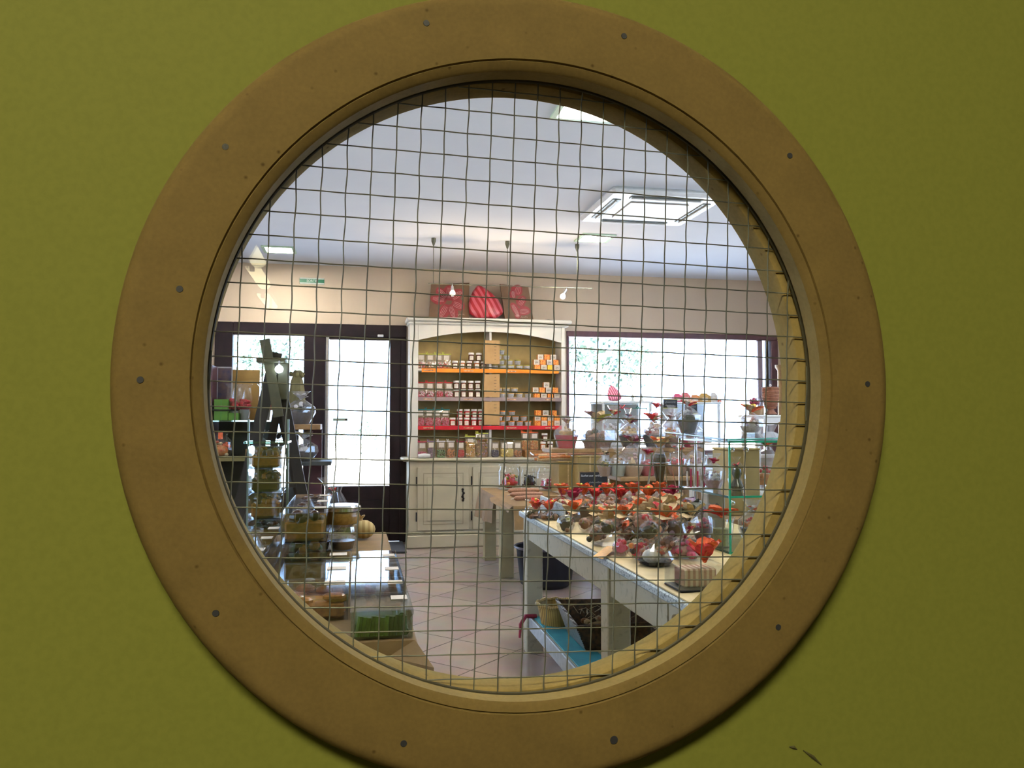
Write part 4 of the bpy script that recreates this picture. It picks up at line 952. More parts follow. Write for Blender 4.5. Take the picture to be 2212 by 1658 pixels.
# ---- wooden ladder used as a display, reaching up in front of the side window
yl_ = 5.45
def P5(px, py, y=yl_): return PY(px, py, y)
ld = thing('display_ladder', 'tall dark wooden A-frame ladder standing in front of the side window', 'ladder', (P5(590,905).x, yl_, 0))
def lpart(name, mb, mat, lab=None): return part(name, mb.mesh(name, mat), ld, (-ld.location.x, -ld.location.y, 0), (0,0,0), lab)
def tofloor(p, q): 
    d = q-p; f = (0-p.z)/d.z; return p+d*f
LDW = pm('dark_ladder_wood', (.018,.013,.009), (.01,.008,.006), 20, .5); LDG = pm('olive_ladder_wood', (.06,.055,.025), (.04,.038,.018), 20, .55)
p, q = P5(588,800), P5(520,1090); lpart('leg', MB().bar(p+(p-q).normalized()*.12, tofloor(p,q), .075, .03), LDW)
p, q = P5(600,800,yl_+.04), P5(652,1060,yl_+.04); lpart('leg', MB().bar(p, tofloor(p,q), .065, .03), LDW)
p, q = P5(600,880,yl_+.10), P5(560,1070,yl_+.10); q2 = tofloor(p,q)+Vector((0,.3,0)); lpart('leg', MB().bar(p, q2, .05, .03), LDW)
p, q = P5(604,880,yl_+.12), P5(640,1060,yl_+.12); q2 = tofloor(p,q)+Vector((0,.3,0)); lpart('leg', MB().bar(p, q2, .05, .03), LDW)
p, q = P5(572,733,yl_-.03), P5(602,900,yl_-.03); lpart('centre_post', MB().bar(p, q, .062, .03), LDG)
c = P5(585,774); b = MB(); b.bbox((c.x-.085,yl_-.06,c.z-.03),(c.x+.095,yl_+.08,c.z), .006); lpart('top_board', b, LDG)
b = MB(); c = P5(613,820); b.bbox((c.x-.04,yl_-.012,c.z-.13),(c.x+.035,yl_+.01,c.z+.11), .006); lpart('plank', b, LDG)
for k, (py, w) in enumerate(((960,.2),(1050,.32))):
    c = P5(585, py); b = MB(); b.bbox((c.x-w/2,yl_+.02,c.z-.012),(c.x+w/2,yl_+.06,c.z+.012), .004); lpart('rung', b, LDW)
c = P5(603,797,yl_-.075); t = thing('clip_lamp', 'small bright lamp clipped to the ladder top', 'lamp', (c.x, yl_-.075, c.z))
part('bulb', MB().ball((0,0,0), .026, 12, 8).mesh('bulb', emis('clip_lamp', (.8,.95,1), 14), True), t); part('clamp', MB().tube([(0,.0,.026),(0,.012,.05),(0,.04,.06)], .008, 8).mesh('clamp', CHROME, True), t)
# stuffed brown toy like bundle on the ladder's right shoulder
# ---- dark shelving beside the ladder
ys = 6.35
def S(px, py, y=ys): return PY(px, py, y)
sx0, sx1 = S(463,905).x, S(694,905).x
sh = thing('dark_shelving', 'dark shelving unit with glass shelves left of the entrance door', 'shelving', ((sx0+sx1)/2, ys, 0))
def sp(name, mb, mat, lab=None): return part(name, mb.mesh(name, mat), sh, (-sh.location.x, -ys, 0), (0,0,0), lab)
DSH = pm('shadow_grey_board', (.05,.055,.05), (.035,.04,.038), 8, .5)  # dark grey for back boards and a low shelf
z1 = S(500,908).z; z2 = S(500,888).z; z3 = S(560,985).z; z4 = S(640,916).z; z5 = S(640,995).z
xm1 = S(604,905).x; g0, g1 = S(585,905).x, S(612,905).x; g2, g3 = S(642,905).x, S(664,905).x
sp('side_panel', MB().bbox((sx0-.02,ys-.12,0),(sx0,ys+.22,S(465,790).z), .003), MAROON)
sp('glass_shelf', MB().box((sx0+.001,ys-.12,z1-.008),(xm1,ys+.18,z1)), glassy('green_glass', (.7,.9,.86)), 'glass shelf under the green boxes')
sp('top_rail', MB().box((sx0+.001,ys-.12,S(500,886).z-.006),(S(520,905).x,ys-.11,S(500,886).z+.006)), DARKM)
b = MB(); b.box((sx0+.001,ys+.19,.02),(g0,ys+.21,z1-.009)); sp('back_board', b, DSH)
b = MB(); b.box((g1,ys+.19,.02),(g2,ys+.21,z4-.02)); sp('back_board', b, DSH)
b = MB(); b.box((g3,ys+.19,.02),(sx1,ys+.21,z4-.02)); sp('back_board', b, MAROON)
sp('tan_shelf', MB().bbox((S(620,905).x,ys-.14,z4-.04),(sx1,ys+.18,z4), .003), WOOD, 'tan wooden shelf under the cellophane basket')
sp('lower_shelf', MB().bbox((sx0+.001,ys-.14,z3-.03),(S(575,905).x,ys+.18,z3), .003), pm('shelf_olive', (.18,.15,.05), None, 10, .5))
sp('lower_shelf', MB().bbox((S(578,905).x,ys-.14,z5-.03),(sx1+.08,ys+.18,z5), .003), DSH)
# poster / picture stand on the far side
c0, c1 = S(469,792,ys+.1), S(500,866,ys+.1)
t = thing('framed_poster', 'framed dark poster standing at the left end of the shelving', 'poster', ((c0.x+c1.x)/2, ys+.1, z1+.001))
hh = c0.z-z1; w = (c1.x-c0.x)/2
b = MB(); 
for a, c in (((-w-.005,-.008,0),(-w+.008,.0,hh)),((w-.002,-.008,0),(w+.006,0,hh)),((-w+.008,-.008,hh-.01),(w-.002,0,hh)),((-w+.008,-.008,0),(w-.002,0,.01))): b.box(a, c)
part('frame', b.mesh('frame', pm('pale_metal', (.5,.48,.5), None, 20, .3)), t); part('print', MB().box((-w+.008,-.003,.01),(w-.002,-.001,hh-.01)).mesh('print', pm('poster_print', (.20,.12,.10), (.05,.05,.12), 14, .4)), t)
# kraft sheet behind
c0, c1 = S(502,798,ys+.16), S(560,905,ys+.16); t = single('cardboard_sheet', MB().bbox((0,0,0),(c1.x-c0.x,.006,c0.z-z1-.001), .002).mesh('card', pm('ochre_card', (.42,.24,.06), (.36,.2,.05), 10, .7)), 'upright ochre cardboard sheet behind the red flower pots', 'cardboard', (c0.x, ys+.16, z1+.001))
GRB = pm('lime_green_box', (.075,.19,.010), (.06,.15,.010), 12, .5)
for k, (a, c, lab) in enumerate(((467,497,'left lime green cardboard box on the glass shelf'),(498,519,'right lime green cardboard box on the glass shelf, partly behind the flower pots'))):
    x0_, x1_ = S(a,905).x, S(c,905).x; hb = S(480,863).z-z1 if k == 0 else S(480,892).z-z1
    t = thing('green_box', lab, 'box', ((x0_+x1_)/2, ys-.06, z1+.001)); W_ = (x1_-x0_)/2-.001
    part('carton', MB().bbox((-W_,-.05,0),(W_,.09,hb), .002).mesh('green', GRB), t); b = MB(); b.box((-.004,-.052,0),(.004,-.0505,hb)); part('ribbon', b.mesh('ribbon', pm('dark_green_ribbon', (.05,.18,.02), None, 20, .4)), t)
REDF = colr('red_flower_petals', (.42,.02,.03), rough=.6)
for k, (px, mat, lab) in enumerate(((506,REDF,'left pot of dark red flowers in clear wrap on the glass shelf'),(528,REDF,'right pot of dark red flowers on the glass shelf, left of the ladder'),(575,colr('dull_coral', (.35,.10,.05)),'dull coral flower pot seen between the ladder legs'))):
    x = S(px,905).x; t = thing('flower_pot', lab, 'flower pot', (x, ys-.02 if k else ys-.03, z1+.001), scale=.74)
    s_ = .7 if k == 1 else 1; part('pot', MB().lathe([(.035,0),(.048,.11),(.045,.11)], 16).mesh('pot', pm('grey_card_pot', (.24,.24,.2), None, 20, .6), True), t)
    part('blooms', lump('fl%d' % k, [mat], .062, .13, 46, .018, k+2), t, (0,0,.10), kind='stuff'); part('clear_wrap', wrap_mesh('fl', [(.04,0),(.06,.1),(.075,.22),(.06,.33),(.085,.37)], .1), t)
t = gift(S(650,905).x, ys-.04, z4+.001, .098, .215, pm('dark_wicker', (.05,.04,.03), (.02,.015,.012), 60, .6, bump=.5), [BLACKP, AMD, WHITE], [colr('white_tulle', (.7,.65,.62)), WHITE], 'dark wicker basket with a white gathered wrap on the tan shelf', bh=.45, bs=.8)
t = gift(S(560,985).x+.0, ys-.02, z3+.001, .07, .17, BLACKP, [BLACKP, WHITE], [WHITE], 'small dark gift under clear wrap at the foot of the ladder', bs=.7, key='sm')
t = gift(S(600,990).x, ys-.03, z5+.001, .10, .19, BLACKP, [BLACKP, BLUED], [BLACKP, WHITE], 'black wrapped gift with a dark bow low between the ladder legs', key='bk')
t = gift(S(655,990).x, ys-.03, z5+.001, .10, .19, pm('dark_wicker', (.05,.04,.03)), [WHITE, OLIVED, BLACKP], [WHITE, CREAMT], 'dark basket with white and olive wrap on the low shelf nearest the door', key='bk2')
t = thing('sweet_bag', 'clear bag of orange sweets with an orange tag, far left on the shelving', 'bag of sweets', (S(480,985).x, ys-.05, z3+.001))
part('sweets', lump('osb', [ORS, CREAMT, ORANGE], .07, .13, 30, .016, 9), t, kind='stuff'); part('clear_bag', wrap_mesh('osb', [(.06,0),(.08,.05),(.07,.11),(.04,.15),(.06,.19)], .12), t); part('orange_tag', MB().box((-.016,-.045,.13),(.016,-.042,.18)).mesh('tag', ORANGE), t)
for k, (a, c, py0, py1, lab) in enumerate(((531,541,995,1013,'small kraft box left of the glass shelf frame'),(565,600,992,1008,'long kraft box seen behind the glass shelf frame'))):
    y_ = ys-.13; x0_, x1_ = at(a,y_), at(c,y_); b = MB(); b.bbox((x0_,y_,(z3,z5)[k]+.001),(x1_,y_+.10,(z3,z5)[k]+.06), .003)
    single('kraft_box', b.mesh('kb', KRAFT), lab, 'box')
# knobbly olive brown paper parcel behind the basket
x = S(640,905,ys+.13).x; hz = S(640,800,ys+.13).z-z4
t = thing('paper_parcel', 'tall knobbly olive brown paper parcel right of the ladder top', 'parcel', (x, ys+.135, z4+.001))
part('paper', MB().lathe([(.062,0),(.068,hz*.3),(.062,hz*.6),(.05,hz*.8),(.02,hz)], 12, None, True, True, .12, 5).mesh('paper', pm('olive_brown_paper', (.20,.17,.07), (.13,.11,.04), 12, .7)), t)
part('top_knot', lump('pk', [pm('olive_brown_paper', (.20,.17,.07))], .05, .07, 16, .02, 2), t, (0,0,hz*.86), kind='stuff')
# ================================================================== RIGHT: MAIN TABLE
zm = .765; mx0, mx1, my0, my1 = .915, 1.86, 1.55, 4.51
t = thing('display_table', 'long weathered white wooden table with an apron and low shelf on the right', 'table', ((mx0+mx1)/2, my0, 0)); MT = t
ox, oy = t.location.x, t.location.y
def mp_(name, mb, mat, lab=None): return part(name, mb.mesh(name, mat), MT, (-ox,-oy,0), (0,0,0), lab)
b = MB()
for k in range(4):
    w = (mx1-mx0-.03)/4; b.box((mx0+.016+k*w+.001,my0+.01,zm-.028),(mx0+.016+(k+1)*w-.001,my1-.01,zm))
mp_('tabletop', b, TABLET)
b = MB(); b.bbox((mx0,my0,zm-.030),(mx0+.016,my1,zm-.0005), .005); mp_('edge_trim', b, EDGEB, 'chipped blue white front edge')
b = MB(); b.bbox((mx0+.016,my1-.0095,zm-.03),(mx1,my1,zm-.0005), .003); mp_('edge_trim', b, EDGEB)
for (y0_, y1_) in ((3.03, my1-.13),(2.37,2.93),(my0+.1,2.36)):
    b = MB(); b.box((mx0+.03,y0_,zm-.145),(mx0+.055,y1_,zm-.031)); mp_('apron', b, TABLEW)
b = MB(); b.box((mx0+.0565,my1-.07,zm-.145),(mx1-.03,my1-.045,zm-.031)); mp_('apron', b, TABLEW)
b = MB(); b.cyl(.02, 0, .006, 16, Matrix.Translation((mx0+.029,2.30,zm-.085)) @ Matrix.Rotation(-math.pi/2, 4, 'Y')); mp_('knot', b, pm('brown_knot', (.20,.15,.07), None, 30, .7))
for (lx_, ly_) in ((mx0+.02,my1-.125),(mx0+.02,2.935),(mx0+.02,my0+.02),(mx1-.11,my1-.125),(mx1-.11,2.935),(mx1-.11,my0+.02)):
    b = MB(); b.bbox((lx_,ly_,0),(lx_+.09,ly_+.09,zm-.031), .004); mp_('leg', b, TABLEW)
for (y0_, y1_) in ((my0+.115,2.93),(3.03,my1-.13)):
    pass
b = MB(); b.bbox((mx0+.045,my0+.12,.175),(mx1-.12,2.93,.20), .004); mp_('low_shelf', b, TABLEW)
b = MB(); b.bbox((mx0+.045,3.03,.175),(mx1-.12,my1-.13,.20), .004); mp_('low_shelf', b, TABLEW)
b = MB(); b.bbox((mx0+.03,3.03,.13),(mx0+.044,my1-.13,.205), .004); mp_('shelf_rail', b, pm('blue_grey_paint', (.45,.50,.54), (.35,.4,.44), 40, .5))
zs = .2005
single('turquoise_cloth', MB().bbox((mx0+.05,3.36,zs),(mx0+.20,my1-.15,zs+.006), .002).mesh('tc', pm('turquoise_fabric', (.03,.28,.36), (.02,.2,.28), 12, .6)), 'turquoise fabric runner along the low shelf under the table', 'cloth')
b = MB(); b.tube([(mx0+.06,my1-.17,zs+.012),(mx0+.0,my1-.19,zs+.02),(mx0-.03,my1-.20,zs-.02),(mx0-.035,my1-.20,zs-.09)], [.014,.012,.010,.006], 6)
single('red_ribbon', b.mesh('rr', PURP, True), 'dark red ribbon hanging off the far end of the low shelf', 'ribbon')
b = MB(); b.tube([(mx0+.10,3.38,zs+.012),(mx0+.03,3.37,zs+.014),(mx0+.006,3.37,zs-.02),(mx0+.0,3.37,.01)], .011, 6)
single('red_ribbon', b.mesh('rr2', PURP, True), 'dark red ribbon hanging off the near end of the turquoise runner', 'ribbon')
def basket(x, y, z, rx, ry, h, mat, rim, label, key, handles=True):
    t = thing('wicker_basket', label, 'basket', (x, y, z)); b = MB()
    prof = [(.8,0),(.84,0.02),(1,h),(.95,h),(.78,.02)]
    b.lathe([(p[0]*rx, p[1]) for p in prof], 28, None, True, True, 0, 0, (1, ry/rx)); part('woven_body', b.mesh('wb', mat, True), t)
    rr = []
    for k in range(32): a = k/32*2*math.pi; rr.append((rx*1.0*math.cos(a), ry*1.0*math.sin(a), h+.004*math.sin(k*2)))
    part('rim', MB().tube(rr, .010, 6, True).mesh('rim', rim, True), t); return t
WOV = stripes('pale_woven_slats', (.22,.14,.03), (.40,.28,.08), 38, (0,0,0), .5, 'X', .4); WOD = pm('dark_wicker2', (.10,.05,.02), (.02,.012,.008), 55, .5, bump=.6)
def pz(px, py, z): return PZ(px, py, z)
p = pz(1198, 1332, zs); basket(XY(1203,4.2), 4.20, zs+.008, .108, .11, .10, WOV, WOV, 'pale woven slat basket on the low shelf behind the near basket', 'b1')
# tilted dark wicker basket with a white woven side
t = thing('wicker_basket', 'dark wicker basket with black and white plaited side, nearest on the low shelf', 'basket', (1.205, 3.83, zs))
def plaited():
    m = bpy.data.materials.new('black_white_plait'); m.use_nodes = True; nt = m.node_tree; N = nt.nodes; L = nt.links; p = N['Principled BSDF']
    tc = N.new('ShaderNodeTexCoord'); br = N.new('ShaderNodeTexBrick'); br.inputs['Scale'].default_value = 1; br.inputs['Brick Width'].default_value = .022; br.inputs['Row Height'].default_value = .009; br.inputs['Mortar Size'].default_value = .0022
    br.inputs['Color1'].default_value = (.6,.6,.62,1); br.inputs['Color2'].default_value = (.42,.42,.45,1); br.inputs['Mortar'].default_value = (.01,.01,.01,1)
    sx = N.new('ShaderNodeSeparateXYZ'); cb = N.new('ShaderNodeCombineXYZ'); L.new(tc.outputs['Object'], sx.inputs[0]); L.new(sx.outputs['Y'], cb.inputs['X']); L.new(sx.outputs['Z'], cb.inputs['Y'])
    L.new(cb.outputs[0], br.inputs['Vector']); L.new(br.outputs['Color'], p.inputs['Base Color']); p.inputs['Roughness'].default_value = .35; return m
PLT = plaited()
def slab(a, c, q, d, th=.012):
    n = (Vector(c)-Vector(a)).cross(Vector(d)-Vector(a)).normalized()*th; b = MB(); F = [Vector(v) for v in (a,c,q,d)]; b.v = [tuple(v) for v in F+[v+n for v in F]]; b.f = [(3,2,1,0),(4,5,6,7),(0,1,5,4),(1,2,6,5),(2,3,7,6),(3,0,4,7)]; b.mi = [0]*6; return b
part('plaited_side', slab((-.14,-.16,.0),(-.14,.17,.0),(-.20,.20,.17),(-.20,-.19,.13)).mesh('ps', PLT), t)
part('woven_front', slab((.17,-.16,0),(-.138,-.16,0),(-.195,-.19,.13),(.22,-.19,.13)).mesh('wf', WOD), t)
part('woven_back', slab((-.138,.16,0),(.17,.16,0),(.22,.19,.16),(-.195,.19,.17)).mesh('wf', WOD), t)
part('woven_side', slab((.171,.16,0),(.171,-.16,0),(.222,-.19,.13),(.222,.19,.16)).mesh('wf', WOD), t)
part('packing_straw', lump('straw', [colr('straw', (.35,.27,.14)), WOD, BROWNS], .15, .11, 50, .018, 8, (1,1)), t, (.01,0,.02), kind='stuff')
b = MB(); rn = random.Random(3)
for k in range(26): a = rn.uniform(0,6.28); p0 = Vector((rn.uniform(-.12,.1), rn.uniform(-.1,.1), .125)); b.tube([p0, p0+Vector((.05*math.cos(a), .05*math.sin(a), .03)), p0+Vector((.09*math.cos(a), .09*math.sin(a), .015))], .0016, 4)
part('straw', b.mesh('st', colr('straw', (.35,.27,.14))), t, kind='stuff')
t = gift(1.56, 4.15, zs+.001, .13, .21, WOD, [BLACKP, WOD], None, 'dark basket in clear wrap behind the middle leg under the table', key='ub', bh=.5, sq=(1,1))
t = gift(1.50, 3.62, zs+.001, .13, .22, BLACKP, [BLACKP, BLUED], [BLACKP, DARKM], 'black wrapped basket with a black bow under the table right of the middle leg', key='ub2', bh=.5)
t = gift(1.47, 2.72, zs+.001, .13, .20, BLACKP, [BLACKP, STEEL], [STEEL, BLACKP], 'black basket with grey ribbon under the table, nearest the porthole', key='ub3', bh=.5)
# black tub on the floor behind the table
t = thing('black_tub', 'large black plastic tub on the floor behind the table legs', 'tub', (1.46, 6.14, 0), scale=.84)
part('tub_body', MB().lathe([(.20,0),(.235,.03),(.275,.36),(.265,.36),(.225,.04)], 32, None, True, True).mesh('tub', BLACKP, True), t); part('rim', MB().tube([(.285*math.cos(a*math.pi/20), .285*math.sin(a*math.pi/20), .36) for a in range(40)], .011, 8, True).mesh('rim', pm('tub_rim', (.10,.09,.12), None, 20, .3), True), t)

# ---------------------------------------------------------------- second table with kraft cloth
z2_ = .645; sx0_, sx1_, sy0, sy1 = 1.15, 2.12, 5.86, 7.45
t = thing('side_table', 'lower square-legged table under a kraft cloth, left of the dresser doors', 'table', ((sx0_+sx1_)/2, sy0, 0)); ox, oy = t.location.x, t.location.y
part('tabletop', MB().bbox((sx0_-ox,.003,z2_-.035),(sx1_-ox,sy1-oy,z2_-.004), .004).mesh('tt', TABLEW), t)
for (a, c) in ((sx0_+.02,6.48),(sx1_-.13,6.48),(sx0_+.02,sy1-.14),(sx1_-.13,sy1-.14)): part('leg', MB().bbox((a-ox,c-oy,0),(a-ox+.105,c-oy+.105,z2_-.036), .004).mesh('leg', pm('olive_cream_paint', (.42,.36,.20), (.36,.30,.16), 9, .5)), t)
b = MB(); b.box((sx0_-.003,sy0-.003,z2_-.003),(sx1_+.003,sy1+.003,z2_))
zt_ = z2_
def flap(p0, p1, out, drops, n):
    vs = []
    for i in range(n+1):
        f = i/n; p = Vector(p0).lerp(Vector(p1), f); dz = drops[0]+(drops[1]-drops[0])*f
        for k, u in enumerate((0,.1,.5,1)): vs.append(Vector((p.x,p.y,zt_-dz*u))+Vector(out)*(.02*min(u*4,1)+.03*u*(1+.7*math.sin(i*1.4))))
    b.add(vs, [(i*4+k,(i+1)*4+k,(i+1)*4+k+1,i*4+k+1) for i in range(n) for k in range(3)])
flap((sx0_-.003,sy1,0),(sx0_-.003,6.62,0),(-1,0,0),(.25,.22),8); flap((sx0_-.003,6.62,0),(sx0_-.003,sy0,0),(-1,0,0),(.012,.05),4); flap((sx0_-.003,sy0-.003,0),(sx1_,sy0-.003,0),(0,-1,0),(.17,.10),12)
single('tablecloth', b.mesh('cl2', KRAFT), 'crumpled brown kraft cloth over the lower table by the dresser', 'tablecloth')
z2t = z2_+.001
def J(px, py, z=z2t): return PZ(px, py, z)
glass_jar(XY(1099,7.25), 7.25, z2t, .098, .23, [REDS, OLIVEG, ORS, BROWNS], 'large glass jar of mixed candied fruit, left end of the kraft clothed table', 'K1')
glass_jar(XY(1142,7.3), 7.3, z2t, .075, .20, [BLACKP, OLIVED], 'glass jar filled with nearly black sweets between two bigger jars', 'K2')
glass_jar(XY(1183,7.1), 7.1, z2t, .105, .22, [PINKS, LIDW, PINKT], 'large glass jar of pink sweets beside the kraft boxes', 'K3', fill=.35)
for k, (a, c, lab) in enumerate((((1092,1060),(1158,1058),'farthest of three dried sausages on the kraft cloth'),((1098,1068),(1160,1064),'middle of three dried sausages on the kraft cloth'),((1105,1076),(1168,1070),'nearest of three dried sausages on the kraft cloth'))):
    p, q = J(*a, z2t+.022), J(*c, z2t+.022); m = (p+q)/2; m = Vector((m.x+.02, p.y, m.z)); t = thing('dried_sausage', lab, 'sausage', (m.x, m.y, z2t), 0, 'dried sausages'); w = (q.x-p.x)/2
    part('sausage', cm('saus', lambda: MB().tube([(-w,0,.02),(-w*.9,0,.022),(-w*.3,.004,.024),(w*.5,0,.023),(w*.95,0,.021),(w,0,.02)], [.006,.018,.021,.021,.016,.005], 10).mesh('sausage', SKIN, True)), t)
    part('string', MB().tube([(-w-.025,0,.016),(-w,0,.02)], .0025, 5).mesh('string', WHITE), t)
def kbox(px0, px1, pyb, pyt, y, d, z, label, mat=KRAFTG):
    x0_, x1_ = XY(px0, y), XY(px1, y); h = ZY((px0+px1)/2, pyt, y)-z; t = thing('kraft_box', label, 'box', ((x0_+x1_)/2, y, z)); w = (x1_-x0_)/2
    part('carton', MB().bbox((-w,0,0),(w,d,h-.012), .003).mesh('carton', mat), t); part('lid', MB().bbox((-w-.003,-.003,h-.011),(w+.003,d+.003,h), .003).mesh('lid', mat), t)
    part('ribbon', MB().box((-.006,-.005,0),(.006,-.0035,h-.002)).mesh('ribbon', CREAMT), t); return (x0_+x1_)/2, h
kx, kh = kbox(1207,1247,1060,996,6.75,.28,z2t,'left plain olive kraft box behind the slate sign, topped with long nougat sticks')
kx2, kh2 = kbox(1248,1300,1062,984,6.60,.30,z2t,'right taller olive kraft box behind the slate sign')
for k, (x, y, z, lab) in enumerate(((kx-.06,6.82,z2t+kh,'bundle of long wrapped sticks on the left kraft box'),(kx2+.01,6.68,z2t+kh2,'bundle of long wrapped sticks on the right kraft box'))):
    t = thing('stick_bundle', lab, 'sticks', (x, y, z)); b = MB(); rn = random.Random(k)
    for i in range(12): b.m(i%3); yy = rn.uniform(0,.12); zz = .012+.018*(i//4); b.tube([(-.19+rn.uniform(-.02,.02),yy,zz),(0,yy+.01,zz+.006),(.18+rn.uniform(-.02,.02),yy,zz)], .0125, 7)
    part('sticks', b.mesh('sticks', [SKIN, CREAMT, ORS], True), t, kind='stuff'); part('clear_wrap', MB().tube([(-.25,.06,.03),(-.21,.06,.03),(0,.06,.035),(.2,.06,.03),(.24,.06,.03)], [.05,.02,.07,.03,.06], 9).mesh('cw', FILM), t)
# slate sign
y_ = 6.48; a, c = PY(1251,1018,y_), PY(1313,1052,y_)
t = thing('slate_sign', 'black slate sign with white handwriting leaning on the kraft boxes', 'sign', ((a.x+c.x)/2, y_, z2t)); w = (c.x-a.x)/2; h = a.z-z2t
part('slate', MB().bbox((-w+.006,-.006,.004),(w-.006,.004,h-.006), .002).mesh('slate', SLATE), t)
b = MB(); 
for q0, q1 in (((-w,-.008,0),(-w+.006,.005,h)),((w-.006,-.008,0),(w,.005,h)),((-w+.006,-.008,h-.006),(w-.006,.005,h)),((-w+.006,-.008,0),(w-.006,.005,.004))): b.box(q0, q1)
part('frame', b.mesh('frame', WOOD), t)
text('Sachet aux berlingots !', .0245, CHALK, t, (0,-.0085,h-.035), shear=.3); scrawl(t, -w*.3, w*.6, -.008, h-.09, .016, 2)

# ---------------------------------------------------------------- crate of flower-topped bags on the main table
cx0, cx1, cy0, cy1 = 1.03, 1.80, 3.95, 4.47; zc0 = zm+.001; hc = .086
t = thing('wooden_tray', 'shallow wooden tray with blue grey painted sides, far end of main table', 'tray', ((cx0+cx1)/2, cy0, zc0)); w = (cx1-cx0)/2; d = cy1-cy0
part('base', MB().box((-w+.013,.013,0),(w-.013,d-.013,.012)).mesh('base', WOOD), t)
part('side', MB().bbox((-w,0,0),(-w+.012,d,hc), .003).mesh('side', EDGEB), t, label='worn blue grey painted side'); part('side', MB().bbox((w-.012,0,0),(w,d,hc), .003).mesh('side', EDGEB), t)
part('front', MB().bbox((-w+.0125,0,0),(w-.0125,.012,hc-.01), .003).mesh('front', pm('dark_brown_board', (.07,.045,.02), (.05,.03,.015), 12, .5)), t, label='dark brown front board'); part('back', MB().bbox((-w+.0125,d-.012,0),(w-.0125,d,hc), .003).mesh('back', WOOD), t)
def flower_pack(x, y, z, s, fm, bm, label, group, key, h=.06):
    t = thing('flower_topped_bag', label, 'bag of sweets', (x, y, z), random.uniform(0,6), group, s)
    part('sweets', lump('fp'+key, bm, .042, h, 22, .012, len(key)), t, kind='stuff'); part('clear_bag', wrap_mesh('fp', [(.04,.0),(.05,h*.4),(.042,h*.85),(.014,h*1.05),(.03,h*1.25),(.045,h*1.35)], .16, 16), t)
    part('fabric_flower', bow_mesh('fp'+key, fm, 8, .052, .040, 1.5, len(key)+3), t, (0,0,h*1.05)); part('bud', MB().ball((0,0,0), .007, 7, 5).mesh('bud', YELT), t, (.008,-.01,h*1.05+.045)); return t
zc1 = zc0+.013
FP = [(1215,1072,ORANGE,PINKT,'orange and magenta flower topped bag, leftmost in the wooden tray'),(1238,1080,PINKT,PINKT,'magenta flower topped bag, second from the left in the wooden tray'),(1262,1068,ORANGE,ORANGE,'pale orange flower topped bag, third from the left in the wooden tray'),(1285,1080,REDT,REDT,'red flower topped bag, middle of the tray front'),(1310,1070,ORANGE,REDT,'orange flower topped bag below the slate sign corner'),(1338,1082,REDT,ORANGE,'red flower topped bag right of the tray middle'),(1368,1070,ORANGE,REDT,'orange and red flower topped bag in front of the wire stand left leg'),(1400,1078,ORANGE,ORANGE,'orange flower topped bag between the wire stand legs'),(1425,1072,ORANGE,PINKT,'orange flower topped bag by the wire stand right leg'),(1448,1080,PINKT,PINKT,'small magenta flower topped bag at the right end of the tray')]
for k, (px, py, m1, m2, lab) in enumerate(FP):
    y = 4.08 if k % 2 else 4.30; x = XY(px, y); x = min(x, cx1-.07)
    flower_pack(x, y, zc1, 1.32, [m1, m1, m2], [BROWNS, SKIN, ORS] if k % 3 else [BROWNS, REDS, CREAMT], lab, 'flower topped bags in the tray', 'abc'[k%3]*(1+k%2)+m1.name[:2])
for k, (px, py, lab) in enumerate(((1158,1118,'left of two orange flower topped bags at the far corner of the table'),(1187,1122,'right of two orange flower topped bags at the far corner of the table'))):
    p = PZ(px, py, zm+.001); flower_pack(p.x, p.y, zm+.001, 1.15, [REDT, ORANGE, ORANGE], [BROWNS, OLIVED], lab, 'flower topped bags at the table corner', 'co', .035)
# ---------------------------------------------------------------- cellophane cones with sweets lying on the table
def cone(pb, pt, r, mats, rib, label, key, tag=True, lift=.0, fan=1.0):
    """lying cone of clear film: round end pb, tied end pt (photo pixels on the table top)"""
    zz = zm+.001+lift; a, c = PZ(*pb, zz+r*.6), PZ(*pt, zz+r*.6)
    a.z = c.z = 0; d = (c-a); 
    if d.length > .30: d = d.normalized()*.30
    L_ = max(d.length, .09); az = math.atan2(d.y, d.x)
    t = thing('sweet_cone', label, 'cone of sweets', (a.x, a.y, zz), az, 'cones of sweets on the main table')
    M = Matrix.Translation((0,0,r)) @ Matrix.Rotation(math.pi/2, 4, 'Y'); b = MB()
    b.lathe([(r*.35,-r*.25),(r*.9,r*.1),(r,r*.5),(r*.72,L_*.5),(r*.32,L_*.82),(r*.14,L_*.88),(r*.5*fan,L_*1.0),(r*.8*fan,L_*1.08)], 14, M, True, False, .06, len(label)); film = b.mesh('film', FILM)
    rn = random.Random(len(label)*3+int(pb[0])); b = MB(); 
    for k in range(30):
        u = rn.uniform(0,.72); rr = r*(.95-.75*u); q = rn.uniform(0,1)**.5*rr*.72; th = rn.uniform(0,6.28); b.m(k % len(mats))
        b.ball((u*L_, q*math.cos(th), r+q*math.sin(th)), r*.30*rn.uniform(.8,1.15), 7, 5)
    b.m(0); b.tube([(r*.1,0,r),(L_*.4,0,r),(L_*.75,0,r)], [r*.6,r*.45,r*.12], 8)
    part('sweets', b.mesh('sweets', mats, True), t, kind='stuff'); part('clear_cone', film, t)
    part('ribbon', bow_mesh('cn%s%d' % (key, int(r*1000)), rib, 8, r*2.1, r*1.45, 1.3, len(key)+5), t, (L_*.86,0,r))
    if tag: b = MB(); b.sheet([(L_*.45,-r*.5,r*1.75),(L_*.85,-r*.75,r*1.6),(L_*.9,r*.1,r*1.95),(L_*.5,r*.3,r*2.05)], .001); part('tag', b.mesh('tag', CREAMT), t)
    return t
